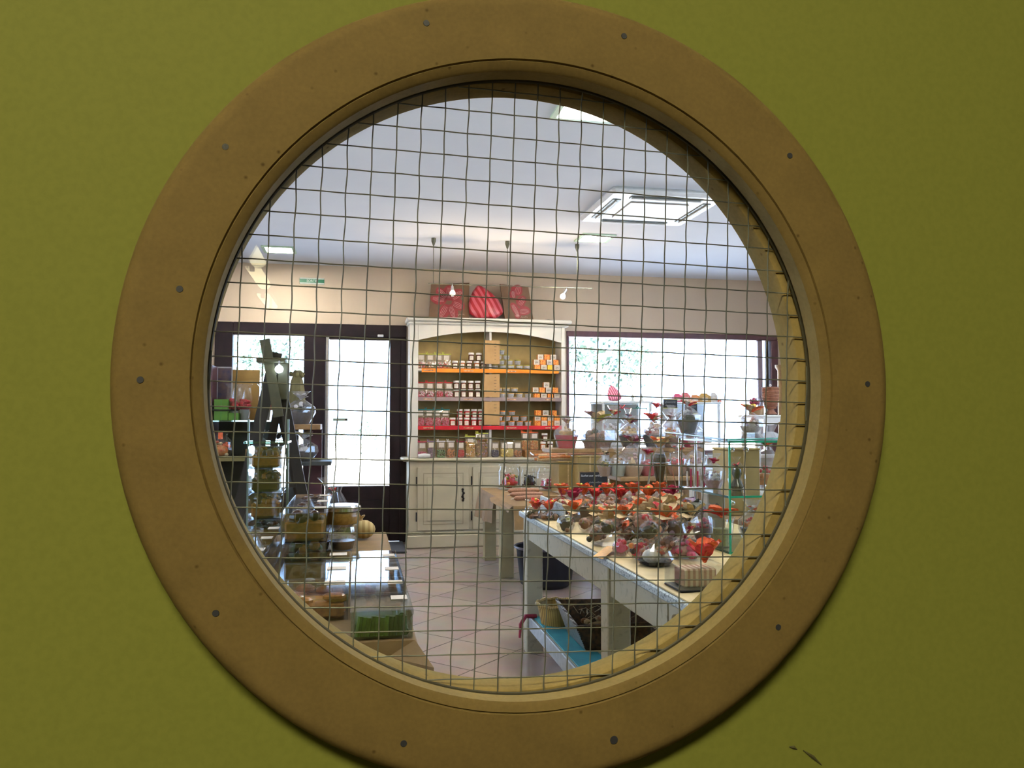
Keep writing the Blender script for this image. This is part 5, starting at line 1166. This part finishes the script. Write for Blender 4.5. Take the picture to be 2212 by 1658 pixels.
OL = [OLIVED, BROWNS, OLIVEG]; RB = [CREAMT, ORANGE, CREAMT]; RB2 = [CREAMT, CREAMT, ORANGE]; RC = [REDS, AMD, YELS, ORS, OLIVEG]
cone((1220,1140),(1262,1100), .042, OL, RB, 'leftmost cone of olive coloured sweets with dark round end near the table edge', 'a')
cone((1262,1140),(1312,1108), .034, [BROWNS, OLIVEG, SKIN], RB2, 'second slim cone of brown sweets, pointing right behind the leftmost cone', 'b')
cone((1292,1138),(1340,1112), .033, OL, [ORANGE, CREAMT, REDT], 'third slim cone of olive sweets with a red ribbon edge', 'c')
cone((1285,1165),(1345,1128), .042, [BROWNS, OLIVED, SKIN], RB2, 'pale papered cone of sweets nearest the table edge beside a white tag', 'd')
cone((1322,1142),(1352,1130), .036, [OLIVED, BROWNS], [ORANGE, ORANGE, CREAMT], 'small cone with a bright orange ribbon right behind the slim cones', 'e')
cone((1342,1190),(1338,1150), .034, [PINKS, REDS, LIDW], RB, 'cone of pink sweets with a long orange ribbon tail at the table edge', 'f')
cone((1378,1160),(1410,1118), .050, [OLIVED, OLIVED, OLIVEG], RB2, 'fat cone of dark olives in the middle of the main table', 'g')
cone((1350,1140),(1392,1126), .046, [OLIVED, OLIVEG, OLIVED], RB, 'dark olive cone lying behind the fat cone', 'h', lift=.03)
cone((1375,1198),(1420,1168), .040, RC, [ORANGE, CREAMT], 'cone of red, yellow and orange sweets beside the white shell', 'i', fan=1.2)
cone((1412,1180),(1448,1150), .042, [OLIVEG, YELS, OLIVED], RB, 'cone with a large yellow green sweet right of the multicoloured cone', 'j')
cone((1385,1134),(1420,1122), .040, [SKIN, OLIVEG, REDS], RB2, 'cone of mixed sweets just in front of the tray middle', 'k', lift=.085)
cone((1415,1130),(1452,1116), .044, [OLIVEG, OLIVED, YELS], RB2, 'cone with green sweets in front of the wire stand', 'l', lift=.065)
cone((1425,1142),(1462,1118), .046, [OLIVED, BROWNS], [ORANGE, DARKM, CREAMT], 'dark cone with a black and orange ribbon left of the glass case', 'm')
cone((1460,1132),(1500,1105), .042, [LILAC, OLIVEG, BROWNS], [STEEL, LILAC, CREAMT], 'cone wrapped with shredded lilac grey paper beside the glass case', 'n')
p, q = PZ(1318,1178,zm+.02), PZ(1290,1205,zm+.004); b = MB(); b.sheet([(p.x-.005,p.y+.02,zm+.016),(q.x-.01,q.y+.03,zm+.004),(q.x+.015,q.y-.02,zm+.004),(p.x+.02,p.y-.02,zm+.016)], .0012)
single('ribbon_tail', b.mesh('rt', colr('orange_ribbon', (.65,.30,.05)), False), 'flat orange ribbon tail lying on the table edge', 'ribbon')
p = PZ(1312,1178,zm+.001); b = MB(); b.sheet([(p.x-.04,p.y+.03,zm+.012),(p.x-.03,p.y-.03,zm+.003),(p.x+.04,p.y-.05,zm+.003),(p.x+.035,p.y+.01,zm+.012)], .0012); single('price_card', b.mesh('pc', PAPER), 'white paper card lying beside the pale papered cone', 'card')
cone((1442,1180),(1478,1160), .038, [BROWNS, SKIN, OLIVED], RB2, 'brown cone between the yellow green cone and the showcase', 'o', lift=.02)
cone((1400,1160),(1440,1140), .040, [OLIVED, AMD, ORS], [ORANGE, CREAMT, REDT], 'cone with an orange and red ribbon lying on top of the fat dark cone', 'p', lift=.09)
cone((1350,1165),(1385,1146), .036, [BROWNS, OLIVEG, SKIN], RB2, 'pale cone between the pink cone and the fat dark cone', 'q', lift=.02)
cone((1310,1150),(1350,1130), .034, [OLIVED, SKIN], [CREAMT, ORANGE, CREAMT], 'cone with crossing cream ribbons on top of the slim cones', 'r', lift=.068)
cone((1455,1155),(1490,1135), .040, [AMD, LILAC, OLIVED], [CREAMT, STEEL], 'dark cone leaning on the lilac grey cone', 's', lift=.08)
# white shell dish in film
p = PZ(1415,1220,zm+.001); t = thing('wrapped_dish', 'dark dish with a white shell shape under clear film near the table edge', 'dish', (p.x, p.y, zm+.001))
part('dish', MB().lathe([(.035,0),(.055,.008),(.062,.018),(.055,.016),(.03,.008)], 24).mesh('dish', BLACKP, True), t)
part('shell', MB().ball((-.012,.002,.032), .034, 14, 8, (1,.8,.75)).mesh('shell', colr('shell_white', (.78,.72,.62), rough=.4), True), t); part('ribbon', bow_mesh('shell', RB, 6, .045, .03, .8, 2), t, (.03,0,.03)); part('clear_film', wrap_mesh('shell', [(.05,.004),(.066,.02),(.05,.055),(.012,.075),(.03,.095)], .12), t)
t = flower_pack(PZ(1480,1205,zm).x, PZ(1480,1205,zm).y, zm+.001, 1.2, [CREAMT, PINKT], [colr('dusty_pink', (.50,.28,.24)), PINKS], 'round bag of dusty pink sweets in front of the glass case', None, 'dp')
# acrylic cube with crate and big orange flower, nearest corner
p = PZ(1470,1280,zm+.001); t = thing('acrylic_cube', 'clear cube holding a tiny crate topped by a large orange flower, nearest on table', 'clear box', (p.x+.075, p.y, zm+.001))
part('dark_base', MB().bbox((-.075,0,0),(.075,.13,.006), .002).mesh('db', BLACKP), t)
b = MB(); 
for q0, q1 in (((-.074,.001,.0065),(-.072,.129,.075)),((.072,.001,.0065),(.074,.129,.075)),((-.0715,.001,.0065),(.0715,.003,.075)),((-.0715,.127,.0065),(.0715,.129,.075))): b.box(q0, q1)
part('acrylic_walls', b.mesh('aw', ACRY), t); part('crate', MB().bbox((-.05,.03,.008),(.055,.11,.062), .004).mesh('crate', stripes('crate_slats', (.30,.12,.06), (.55,.40,.25), 18, (0,0,0), .6, 'X', .2)), t)
part('fabric_flower', bow_mesh('bigfl', [REDT, ORANGE, ORANGE], 9, .075, .055, 1.1, 6), t, (.03,.06,.078))
# ---------------------------------------------------------------- wire easel stand with wrapped bundle
y_ = 4.72; a, c = PY(1385,1078,y_), PY(1462,1078,y_); tl, tr = PY(1404,990,y_), PY(1446,990,y_)
y_ = 4.40; zf = zc1; xL, xR = XY(1392, y_), XY(1456, y_); xl, xr = XY(1403, y_), XY(1446, y_); zr = ZY(1425, 999, y_); zt3 = ZY(1425, 978, y_); xm3 = (xl+xr)/2
t = thing('wire_stand', 'silver wire easel stand with splayed legs behind the wooden tray flowers', 'stand', (xm3, y_, zf))
for (a, c, dy) in ((xL-.02, xl, -.035), (xR+.02, xr, -.035), (xL+.02, xl+.02, .04), (xR-.02, xr-.02, .04)):
    part('leg', MB().tube([(a-xm3, dy, 0),(c-xm3, dy*.6, zr-zf),(c-xm3+(.004 if c < xm3 else -.004), dy*.5, zt3-zf)], .0035, 6).mesh('leg', CHROME, True), t)
rw = (xr-xl)/2+.004; part('ring', MB().tube([(rw*math.cos(a*math.pi/12), .02+.045*math.sin(a*math.pi/12)-.02, zr-zf) for a in range(24)], .0035, 6, True).mesh('ring', CHROME, True), t)
part('cross_wire', MB().tube([(-.055,-.03,.06),(-.02,-.032,.045),(.02,-.032,.045),(.055,-.03,.075)], .003, 6).mesh('cw', DARKM, True), t)
zb_ = zr-zf
t = thing('wrapped_bundle', 'dark sweets in a clear cone with huge cream and orange bow in wire stand', 'cone of sweets', (xm3, y_, zf))
part('sweets', MB().lathe([(.006,zb_-.16),(.022,zb_-.10),(.036,zb_-.02),(.038,zb_+.02),(.030,zb_+.05)], 12, None, True, True, .08, 4).mesh('sw', OLIVED), t); part('clear_wrap', wrap_mesh('wb', [(.006,zb_-.165),(.040,zb_-.02),(.043,zb_+.03),(.016,zb_+.08),(.04,zb_+.13),(.07,zb_+.16)], .12), t)
part('bow', bow_mesh('wb', [CREAMT, ORANGE, CREAMT, colr('white_tulle', (.7,.65,.62))], 9, .085, .06, .8, 9), t, (0,-.01,zb_+.085))
# ---------------------------------------------------------------- tiered wooden stand behind the main table
yt0, yt1 = 5.15, 5.72; ta, tb_ = XY(1190, 5.45), XY(1520, 5.45); zu, zl_ = 1.075, .895
t = thing('tiered_stand', 'stepped pale wooden stand crowded with wrapped baskets behind the main table', 'display stand', ((ta+tb_)/2, yt0, 0)); ox, oy = t.location.x, t.location.y
part('upper_board', MB().bbox((ta-ox,.29,zu-.028),(tb_-ox,yt1-oy,zu), .004).mesh('ub', WOOD), t); part('lower_board', MB().bbox((ta-ox+.40,0,zl_-.028),(tb_-ox,.282,zl_), .004).mesh('lb', WOOD), t)
for (a, c, h) in ((ta-ox+.50,.52,zu),(tb_-ox-.06,.52,zu),(ta-ox+.50,.30,zu),(tb_-ox-.06,.30,zu),(ta-ox+.50,.01,zl_),(tb_-ox-.06,.01,zl_)): part('leg', MB().bbox((a,c,0),(a+.04,c+.04,h-.029), .003).mesh('leg', WOOD), t)
part('back_panel', MB().box((ta-ox+.42,.27+.02,.78),(tb_-ox-.07,.298,zu-.029)).mesh('bp', pm('ochre_board', (.24,.14,.04), (.2,.11,.03), 10, .6)), t)
def G(px, y): return XY(px, y)
REDB = pm('red_bowl', (.42,.02,.025), (.36,.015,.02), 20, .25); GLB = pm('dark_glass_bowl', (.045,.05,.055), (.02,.025,.03), 20, .2); WICK = pm('brown_wicker', (.24,.12,.06), (.12,.06,.03), 60, .6, bump=.5)
WT = colr('white_tulle', (.7,.65,.62)); PK = colr('dusty_pink', (.50,.28,.24)); zu_ = zu+.001; zl2 = zl_+.001
gift(G(1224,5.60), 5.60, zu_, .085, .20, REDB, [GOLD, GOLD, CREAMT], [CREAMT, WT, PK], 'red bowl of golden biscuits in clear wrap, leftmost on the tiered stand', bh=.46, bs=.8, bowr=.7)
gift(G(1290,5.58), 5.58, zu_, .125, .21, WICK, [SKIN, BROWNS, PK, OLIVED], [PK, CREAMT, YELT, PK], 'wide oval wicker basket with a fan shaped pink and cream bow', bh=.30, bs=1.05, sq=(1,.7), bowr=.75)
gift(G(1361,5.56), 5.56, zu_, .085, .20, GLB, [GOLD, GOLD, WT], [PURP, BROWNS, CREAMT], 'dark glass bowl holding a round golden biscuit under clear wrap', bh=.48, bs=.8)
gift(G(1410,5.60), 5.60, zu_, .080, .22, GLB, [PK, WT, REDS], [ORANGE, REDT, CREAMT, REDT], 'dark bowl with a large red and orange striped bow', bh=.42, bs=1.2)
gift(G(1448,5.62), 5.62, zu_, .070, .24, WICK, [GOLD, ORS, REDS], [WT, PK], 'brown basket with a round loaf and wooden spoon in clear wrap', bh=.3, bs=.7)
gift(G(1492,5.60), 5.60, zu_, .075, .21, PINKT, [PK, REDS, WT], [PINKT, WT, PK], 'pink and red candy basket at the right of the upper board', bh=.3, bs=.9)
# taller gifts standing farther back
t = thing('plant_stand', 'narrow pale pedestal table behind the tiered stand', 'pedestal', (G(1392,6.35), 6.35, 0))
part('top', MB().bbox((-.34,-.11,1.068),(.40,.11,1.09), .004).mesh('top', WHITEP), t)
for s in (-.10,.34): part('leg', MB().bbox((s-.025,-.03,0),(s+.025,.03,1.067), .004).mesh('leg', WHITEP), t)
zp = 1.091
gift(G(1326,6.35), 6.35, zp, .075, .26, WHITE, [OLIVEG, WT, WT], [REDT, CREAMT, REDT, OLIVED], 'white pot gift with red buds and a looped handle on the pedestal', bh=.3, bs=.95)
gift(G(1357,6.35), 6.35, zp, .05, .24, WHITE, [PINKS, WT], [PINKS, OLIVED, BLUED], 'slim white gift with a pink leaf shaped bow on the pedestal', bh=.3, bs=.8)
gift(G(1418,6.35), 6.35, zp, .075, .33, WICK, [GOLD, WT], [REDT, REDT, REDT, DARKM], 'tallest gift with a bright red double bow and curled black ribbon', bh=.25, bs=.85)
gift(G(1450,6.35), 6.35, zp, .05, .26, PK, [PK, WT], [WT, PK], 'pale pink wrapped gift right of the red double bow', bh=.3, bs=.8, key='ppk')
# lower board
def lowg(px, r, h, bowl, cont, bow, lab, **k): gift(G(px,5.28), 5.28, zl2, r, h, bowl, cont, bow, lab, **k)
lowg(1306, .05, .17, WOOD, [OLIVEG, GOLD, OLIVED], [OLIVED, CREAMT], 'olive box gift with dark leaf bow at the left end of the lower board', bs=.7)
lowg(1334, .066, .17, pm('pale_green_tub', (.40,.42,.30), None, 20, .5), [WT, SKIN, CREAMT], [CREAMT, WT], 'pale green tub under a pleated clear wrap on the lower board', bs=.5, bh=.5)
lowg(1366, .078, .25, pm('berry_crate_wood', (.55,.36,.18), None, 40, .6), [CREAMT, SKIN, PK], [PURP, PURP, BROWNS], 'pale wooden punnet gift with a large burgundy bow, lower board', bs=1.2, bh=.28)
lowg(1398, .065, .17, REDB, [REDS, BROWNS], [REDT, PINKT], 'small red gift between the burgundy bow and the wire stand', bs=.8)
lowg(1462, .075, .19, CRATEW, [REDS, PK, ORS], [REDT, WT], 'orange brown crate gift with red sweets right of the wire stand', bs=.8)
lowg(1501, .07, .20, WHITE, [PK, GOLD], [PK, CREAMT], 'pale gift with golden cake at the right end of the lower board', bs=.7)
# ---------------------------------------------------------------- glass showcase on the main table
gx0, gx1, gy0, gy1, gz = 1.408, 1.83, 2.90, 3.37, zm+.001
t = thing('glass_showcase', 'open glass showcase with green edged shelves on the main table', 'showcase', (gx0, gy0, gz)); W_, D_, H_ = gx1-gx0, gy1-gy0, 1.197-gz
GG = glassy('green_glass', (.7,.9,.86))
for z, lab in ((0,'bottom'),(.212,'middle'),(H_-.008,'top')):
    s_ = part('shelf', MB().box((0.004,0.004,z),(W_,D_,z+.008)).mesh('gsh', glassy('case_glass', (.93,.97,.96), .04, .02)), t)
    part('front_edge', MB().box((.0,0,z),(W_,.0035,z+.008)).mesh('ge', GEDGE), s_); part('side_edge', MB().box((0,.004,z),(.0035,D_,z+.008)).mesh('ge2', pm('glass_edge_dark', (.02,.09,.09), None, 10, .15)), s_)
part('corner_glass', MB().box((0.0,-.006,-.0),(.007,-.0005,H_)).mesh('cg', GEDGE), t, label='thick green glass edge at the near corner')
pl = [Vector(v)-Vector((gx0,gy0,0)) for v in ((1.400,2.885,0),(1.90,3.16,0),(2.62,3.56,0),(2.62,4.45,0),(1.82,4.58,0),(1.62,3.75,0))]; b = MB(); K = len(pl); zt0 = H_+.0005
b.v = [(v.x,v.y,zt0) for v in pl]+[(v.x,v.y,zt0+.008) for v in pl]; b.f = [tuple(reversed(range(K))), tuple(range(K,2*K))]+[(i,(i+1)%K,K+(i+1)%K,K+i) for i in range(K)]; b.mi = [0]*len(b.f); SH_ = t; t = thing('glass_plate', 'large clear glass plate laid across the top of the showcase', 'glass plate', (gx0, gy0, gz)); tp = part('plate', b.mesh('tp', glassy('case_glass', (.93,.97,.96), .04, .02)), t)
part('plate_edge', MB().tube([pl[0]+Vector((0,-.003,zt0+.004)), pl[1]+Vector((0,-.003,zt0+.004)), pl[2]+Vector((0,-.003,zt0+.004))], .004, 6).mesh('pe', GEDGE), tp); part('plate_edge', MB().tube([pl[0]+Vector((-.003,0,zt0+.004)), pl[5]+Vector((-.003,0,zt0+.004)), pl[4]+Vector((-.003,0,zt0+.004))], .004, 6).mesh('pe', pm('glass_edge_dark', (.02,.09,.09))), tp)
for (qx, qy) in ((1.14,1.2),(.55,1.55)): part('support_rod', MB().cyl(.008, -gz+.001 if qx > .5 else 0, H_, 10, Matrix.Translation((qx,qy,0))).mesh('rod', CHROME, True), t)
t = SH_; part('side_edge', MB().box((-.005,D_+.0005,0),(0,D_+.003,H_)).mesh('se', CHROME), t)
for (x, y, z) in ((.03,.03,.19),(.03,.03,H_-.035),(.09,.03,H_-.035)): part('clamp', MB().ball((x,y,z), .011, 10, 6).mesh('clamp', CHROME, True), t)
zc_0, zc_1, zc_2 = gz+.0085, gz+.2205, 1.197+.0095
def C(px, y): return XY(px, y)
gift(C(1515,3.22), 3.22, zc_0, .045, .13, LILAC, [PINKS, LILAC], [STEEL, LILAC], 'lilac grey cone gift on the bottom glass shelf', bs=.8)
t = thing('glass_cup', 'tall clear cup of sweets crowned with a big orange flower inside the showcase', 'cup', (C(1556,3.04), 3.04, zc_0))
part('cup_body', MB().lathe([(.038,0),(.05,.10),(.055,.115)], 20, None, True, False).mesh('cup', ACRY, True), t); part('sweets', MB().cyl(.034, .004, .07, 16).mesh('sw', colr('pale_green_sweets', (.42,.42,.22))), t); part('fabric_flower', bow_mesh('cupfl', [ORANGE, REDT, ORANGE], 9, .07, .05, .4, 3), t, (0,0,.115))
gift(C(1622,3.1), 3.10, zc_0, .05, .15, GLB, [ORS, REDS, WT], [ORANGE, WT], 'clear cup gift with orange ribbon at the right of the bottom glass shelf', bs=.7)
t = thing('face_box', 'pale box printed with a round black monogram inside the showcase', 'box', (C(1546,3.24), 3.24, zc_0)); part('carton', MB().bbox((-.04,-.0,0),(.04,.05,.19), .004).mesh('carton', pm('pale_beige_card', (.55,.45,.32), None, 20, .5)), t); text('e', .045, INK, t, (.0,-.0015,.14))
gift(C(1540,3.2), 3.20, zc_1, .042, .13, PK, [WT, LILAC, PK], [REDT, PINKT], 'round pink wrapped gift with a red bow on the middle glass shelf', bs=.7, bh=.3)
b = MB(); 
t = thing('pink_fringe_tray', 'row of upright pink candy sticks at the left of the middle glass shelf', 'candy sticks', (C(1508,3.22), 3.22, zc_1))
part('holder', MB().bbox((-.06,-.02,0),(.045,.02,.008), .002).mesh('h', WHITE), t)
for k in range(7): part('candy_stick', MB().tube([(-.05+k*.015,0,.0085),(-.052+k*.015+.003*(k%2),0,.075+.01*(k%3))], .004, 6).mesh('cs', PINKT if k % 2 else WT, True), t)
t = thing('chocolate_figure', 'dark spiky haired figure in clear film on the middle glass shelf', 'figure', (C(1590,3.1), 3.10, zc_1)); part('body', MB().lathe([(.02,0),(.028,.02),(.012,.05),(.02,.07),(.017,.09),(.004,.1)], 14).mesh('fig', OLIVED, True), t); part('hair', bow_mesh('hair', [REDT, OLIVED], 7, .03, .012, 1.4, 5), t, (0,0,.088)); part('clear_film', wrap_mesh('fig', [(.03,0),(.035,.05),(.03,.10),(.008,.125),(.02,.14)], .1), t)
gift(C(1486,4.0), 4.00, zc_2, .058, .16, GLB, [BLACKP, WT], [REDT, CREAMT, WT], 'dark glass bowl gift with a red and cream bow on the glass plate', bs=.95, bh=.5)
t = gift(C(1622,4.1), 4.10, zc_2, .06, .125, WT, [WT, LILAC, PK], [ORANGE, YELS, CREAMT], 'pale posy with an orange and yellow flower on the showcase top', bs=1.3, bh=.3)
# goods behind the showcase
t = thing('back_table', 'plain wooden table beyond the showcase carrying a big kraft box', 'table', (2.28, 3.9, 0))
part('tabletop', MB().bbox((-.40,0,.735),(.42,.62,.765), .004).mesh('bt', WOOD), t)
for a in (-.38,.35):
    for c in (.02,.55): part('leg', MB().bbox((a,c,0),(a+.05,c+.05,.734), .003).mesh('leg', WOOD), t)
y_ = 4.05; kbox(1573, 1640, 1095, 968, y_, .20, zm+.001, 'large olive kraft box standing on edge behind the showcase')
t = gift(XY(1655,4.2), 4.22, zm+.001, .09, .42, CREAMT, [ORS, REDS, GREENS], [ORANGE, REDT, GREENS], 'tall orange, red and green wrapped bag behind the showcase at the right edge', key='tallr', bh=.3)
b = MB()
# ---------------------------------------------------------------- display cabinets in front of the window
GREYP = pm('grey_beige_panel', (.52,.49,.46), (.46,.43,.41), 8, .4)
def cabinet(px0, px1, pyt, y, d, label):
    x0_, x1_ = XY(px0,y), XY(px1,y); ztp = ZY((px0+px1)/2, pyt, y); w = (x1_-x0_)/2
    t = thing('glass_cabinet', label, 'display cabinet', ((x0_+x1_)/2, y, 0))
    part('base', MB().bbox((-w,0,0),(w,d,.78), .005).mesh('base', WHITEP), t); part('back_panel', MB().box((-w+.02,d-.02,.781),(w-.02,d-.004,ztp-.021)).mesh('bp', GREYP), t)
    for s in (-1,1):
        for yy in (0, d-.022): part('corner_post', MB().box((s*w-(.0 if s < 0 else .02),yy,.781),(s*w+(.02 if s < 0 else 0),yy+.02,ztp-.021)).mesh('post', pm('pale_post', (.70,.74,.76), None, 10, .3)), t)
    part('top', MB().bbox((-w-.01,-.01,ztp-.02),(w+.01,d+.01,ztp), .004).mesh('top', pm('pale_post', (.70,.74,.76))), t)
    part('glass_front', MB().box((-w+.021,.004,.80),(w-.021,.009,ztp-.022)).mesh('gf', GLASS), t)
    part('glass_shelf', MB().box((-w+.022,.02,1.16),(w-.022,d-.03,1.168)).mesh('gs', glassy('case_glass', (.9,.95,.94))), t)
    return t, ztp, (x0_+x1_)/2, w
t, zk, xk, wk = cabinet(1302, 1408, 866, 7.55, .40, 'left white and glass display cabinet standing before the wide window')
def stroke(pts, r, mat, nm): 
    q = [PY(px, py, 7.545) - Vector((xk, 7.55, 0)) for (px, py) in pts]; part(nm, MB().tube(q, r, 5).mesh(nm, mat), t)
RL = pm('sign_red', (.45,.03,.06), None, 20, .5); GL = pm('sign_green', (.25,.28,.05), None, 20, .5)
stroke([(1338,874),(1344,881),(1350,874)], .007, RL, 'letter'); stroke([(1338,881.5),(1362,881.5)], .004, RL, 'letter'); stroke([(1374,881),(1377,876),(1380,881)], .005, GL, 'letter'); stroke([(1364,881.5),(1398,881.5)], .004, GL, 'letter'); stroke([(1395,880),(1398,886)], .004, GL, 'letter')
PKC = stripes('pink_candy_stripes', (.45,.05,.12), (.80,.35,.42), 14, (0,R(20),0), .35, 'X', .6)
x = XY(1330,7.65); berlingot('striped_sweet', (x+.0, 7.70, zk+.001), .155, .15, PKC, 'small dusky pink striped sweet on the left cabinet top in front of the window', rz=R(10))
for k, (px, lab) in enumerate(((1367,'left small pale tree ornament on the left cabinet top'),(1386,'right small pale tree ornament on the left cabinet top'))):
    single('tree_ornament', MB().lathe([(.03,0),(.02,.012),(.006,.03),(.018,.035),(.003,.08)], 10).mesh('orn', colr('pale_ornament', (.7,.7,.66))), lab, 'ornament', (XY(px,7.68), 7.68, zk+.001))
t, zk2, xk2, wk2 = cabinet(1457, 1556, 868, 7.6, .40, 'right white and glass display cabinet standing before the wide window')
part('wood_drawer', MB().bbox((-.02,.10,1.04),(.20,.30,1.12), .005).mesh('wd', CRATEW), t)
for k, (px, w, h, mats, lab) in enumerate(((1463,.045,.085,PINKS,'left pink gabled packet on the right cabinet'),(1480,.045,.10,colr('coral_pink', (.75,.20,.20)),'second pink gabled packet on the right cabinet'),(1501,.05,.075,ORS,'low orange packet in the middle of the right cabinet top'),(1521,.06,.09,GOLD,'golden house shaped packet on the right cabinet'),(1541,.035,.10,WT,'slim white packet near the right end of the right cabinet'),(1552,.02,.03,ORANGE,'tiny orange packet at the right end of the right cabinet'))):
    t = thing('gabled_packet', lab, 'packet', (XY(px,7.72), 7.72, zk2+.001)); b = MB(); w_ = w; b.box((-w_,-.03,0),(w_,.03,h*.65)); b.add([(-w_,-.03,h*.65),(w_,-.03,h*.65),(w_,.03,h*.65),(-w_,.03,h*.65),(-w_*.5,0,h),(w_*.5,0,h)], [(0,1,5,4),(2,3,4,5),(1,2,5),(3,0,4),(3,2,1,0)]); part('carton', b.mesh('gp', mats), t); part('label', MB().box((-w_*.5,-.0315,h*.15),(w_*.5,-.0305,h*.5)).mesh('gl', PAPER), t)
for k, (a, c, e, f, y_, wd, lab) in enumerate(((1433,1463,862,881,7.3,None,'left small blackboard with chalk writing between the cabinets'),(1480,1506,871,893,7.1,None,'right small blackboard with chalk writing before the right cabinet'))):
    p, q = PY(a,e,y_), PY(c,f,y_); t = thing('chalk_board', lab, 'sign', ((p.x+q.x)/2, y_, q.z)); w = (q.x-p.x)/2; h = p.z-q.z
    part('board', MB().bbox((-w,-.004,0),(w,.004,h), .002).mesh('board', SLATE), t); b = MB()
    for q0, q1 in (((-w-.003,-.006,-.003),(w+.003,.005,.003)),((-w-.003,-.006,h-.003),(w+.003,.005,h+.003))): b.box(q0,q1)
    part('frame', b.mesh('fr', YELT), t); part('post', MB().cyl(.008, -q.z+.0, -.004, 8).mesh('post', WHITEP), t, (0,.0,0)); part('foot', MB().cyl(.10, -q.z+.001, -q.z+.012, 20).mesh('foot', WHITEP), t)
    for i in range(2): scrawl(t, -w*.7, w*(.7-.2*i), -.0052, h*(.68-.38*i), .020, k*3+i)
# scalloped white shelf table with urn and boxes, right end of the window
y_ = 6.3; x0_, x1_ = XY(1612,y_), XY(1720,y_); zs2 = ZY(1660,896,y_)
t = thing('scalloped_table', 'white table with a scalloped apron at the right end of the window', 'table', ((x0_+x1_)/2, y_, 0)); w = (x1_-x0_)/2
part('top', MB().bbox((-w,-.15,zs2-.02),(w,.15,zs2), .005).mesh('top', WHITEP), t); b = MB(); n = 24; pts = []
for k in range(n):
    xa_, xb_ = -w+.01+(2*w-.02)*k/n, -w+.01+(2*w-.02)*(k+1)/n; dz = lambda x: .055+.03*abs(math.sin(x*18)); b.add([(xa_,-.14,zs2-.021),(xb_,-.14,zs2-.021),(xb_,-.14,zs2-dz(xb_)),(xa_,-.14,zs2-dz(xa_)),(xa_,-.125,zs2-.021),(xb_,-.125,zs2-.021),(xb_,-.125,zs2-dz(xb_)),(xa_,-.125,zs2-dz(xa_))], [(3,2,1,0),(4,5,6,7),(2,3,7,6)])
part('scalloped_apron', b.mesh('ap', WHITEP), t)
for s in (-1,1):
    for yy in (-.12,.12): part('leg', MB().bbox((s*(w-.04)-.018,yy-.018,0),(s*(w-.04)+.018,yy+.018,zs2-.021), .004).mesh('leg', WHITEP), t)
t = thing('carved_urn', 'tall ringed reddish wooden urn on the scalloped table', 'urn', (XY(1665,y_), y_, zs2+.001)); pr = [(.035,0),(.055,.006),(.03,.035),(.028,.05)]
for k in range(14): z = .055+k*.0125; r_ = .05+.022*math.sin(min(1,k/9)*1.57); pr += [(r_,z),(r_-.006,z+.006)]
part('body', MB().lathe(pr+[(.074,.232),(.06,.235)], 26).mesh('urn', pm('urn_wood', (.34,.15,.09), (.24,.10,.06), 30, .5), True), t); part('knob', MB().lathe([(.004,.235),(.012,.25),(.004,.262)], 12).mesh('kn', WHITE, True), t)
t = thing('round_box', 'round pale wooden cheese style box on the scalloped table', 'box', (XY(1634,y_), y_+.0, zs2+.001)); part('drum', MB().cyl(.062, 0, .062, 28).mesh('drum', WOOD, True), t); part('lid', MB().cyl(.065, .0625, .075, 28).mesh('lid', WOOD, True), t)
t = thing('glass_jar', 'low jar of bright pink sweets on the round box', 'jar', (XY(1628,y_), y_, zs2+.077)); part('glass_body', MB().lathe([(.05,0),(.056,.01),(.055,.06),(.045,.07)], 22, None, True, False).mesh('gb', ACRY, True), t); part('sweets', lump('pjar', [PINKT, PINKS, LILAC], .048, .075, 30, .011, 3), t, (0,0,.003), kind='stuff')
# pillar shaped tan lamp at the right edge
t = thing('wooden_column', 'pale tan turned wooden post at the right end of the window', 'post', (XY(1688,7.9), 7.9, 0)); part('shaft', MB().lathe([(.06,0),(.06,.04),(.035,.06),(.035,ZY(1688,800,7.9)),(.06,ZY(1688,793,7.9)),(.06,ZY(1688,788,7.9))], 18).mesh('shaft', WOOD, True), t)
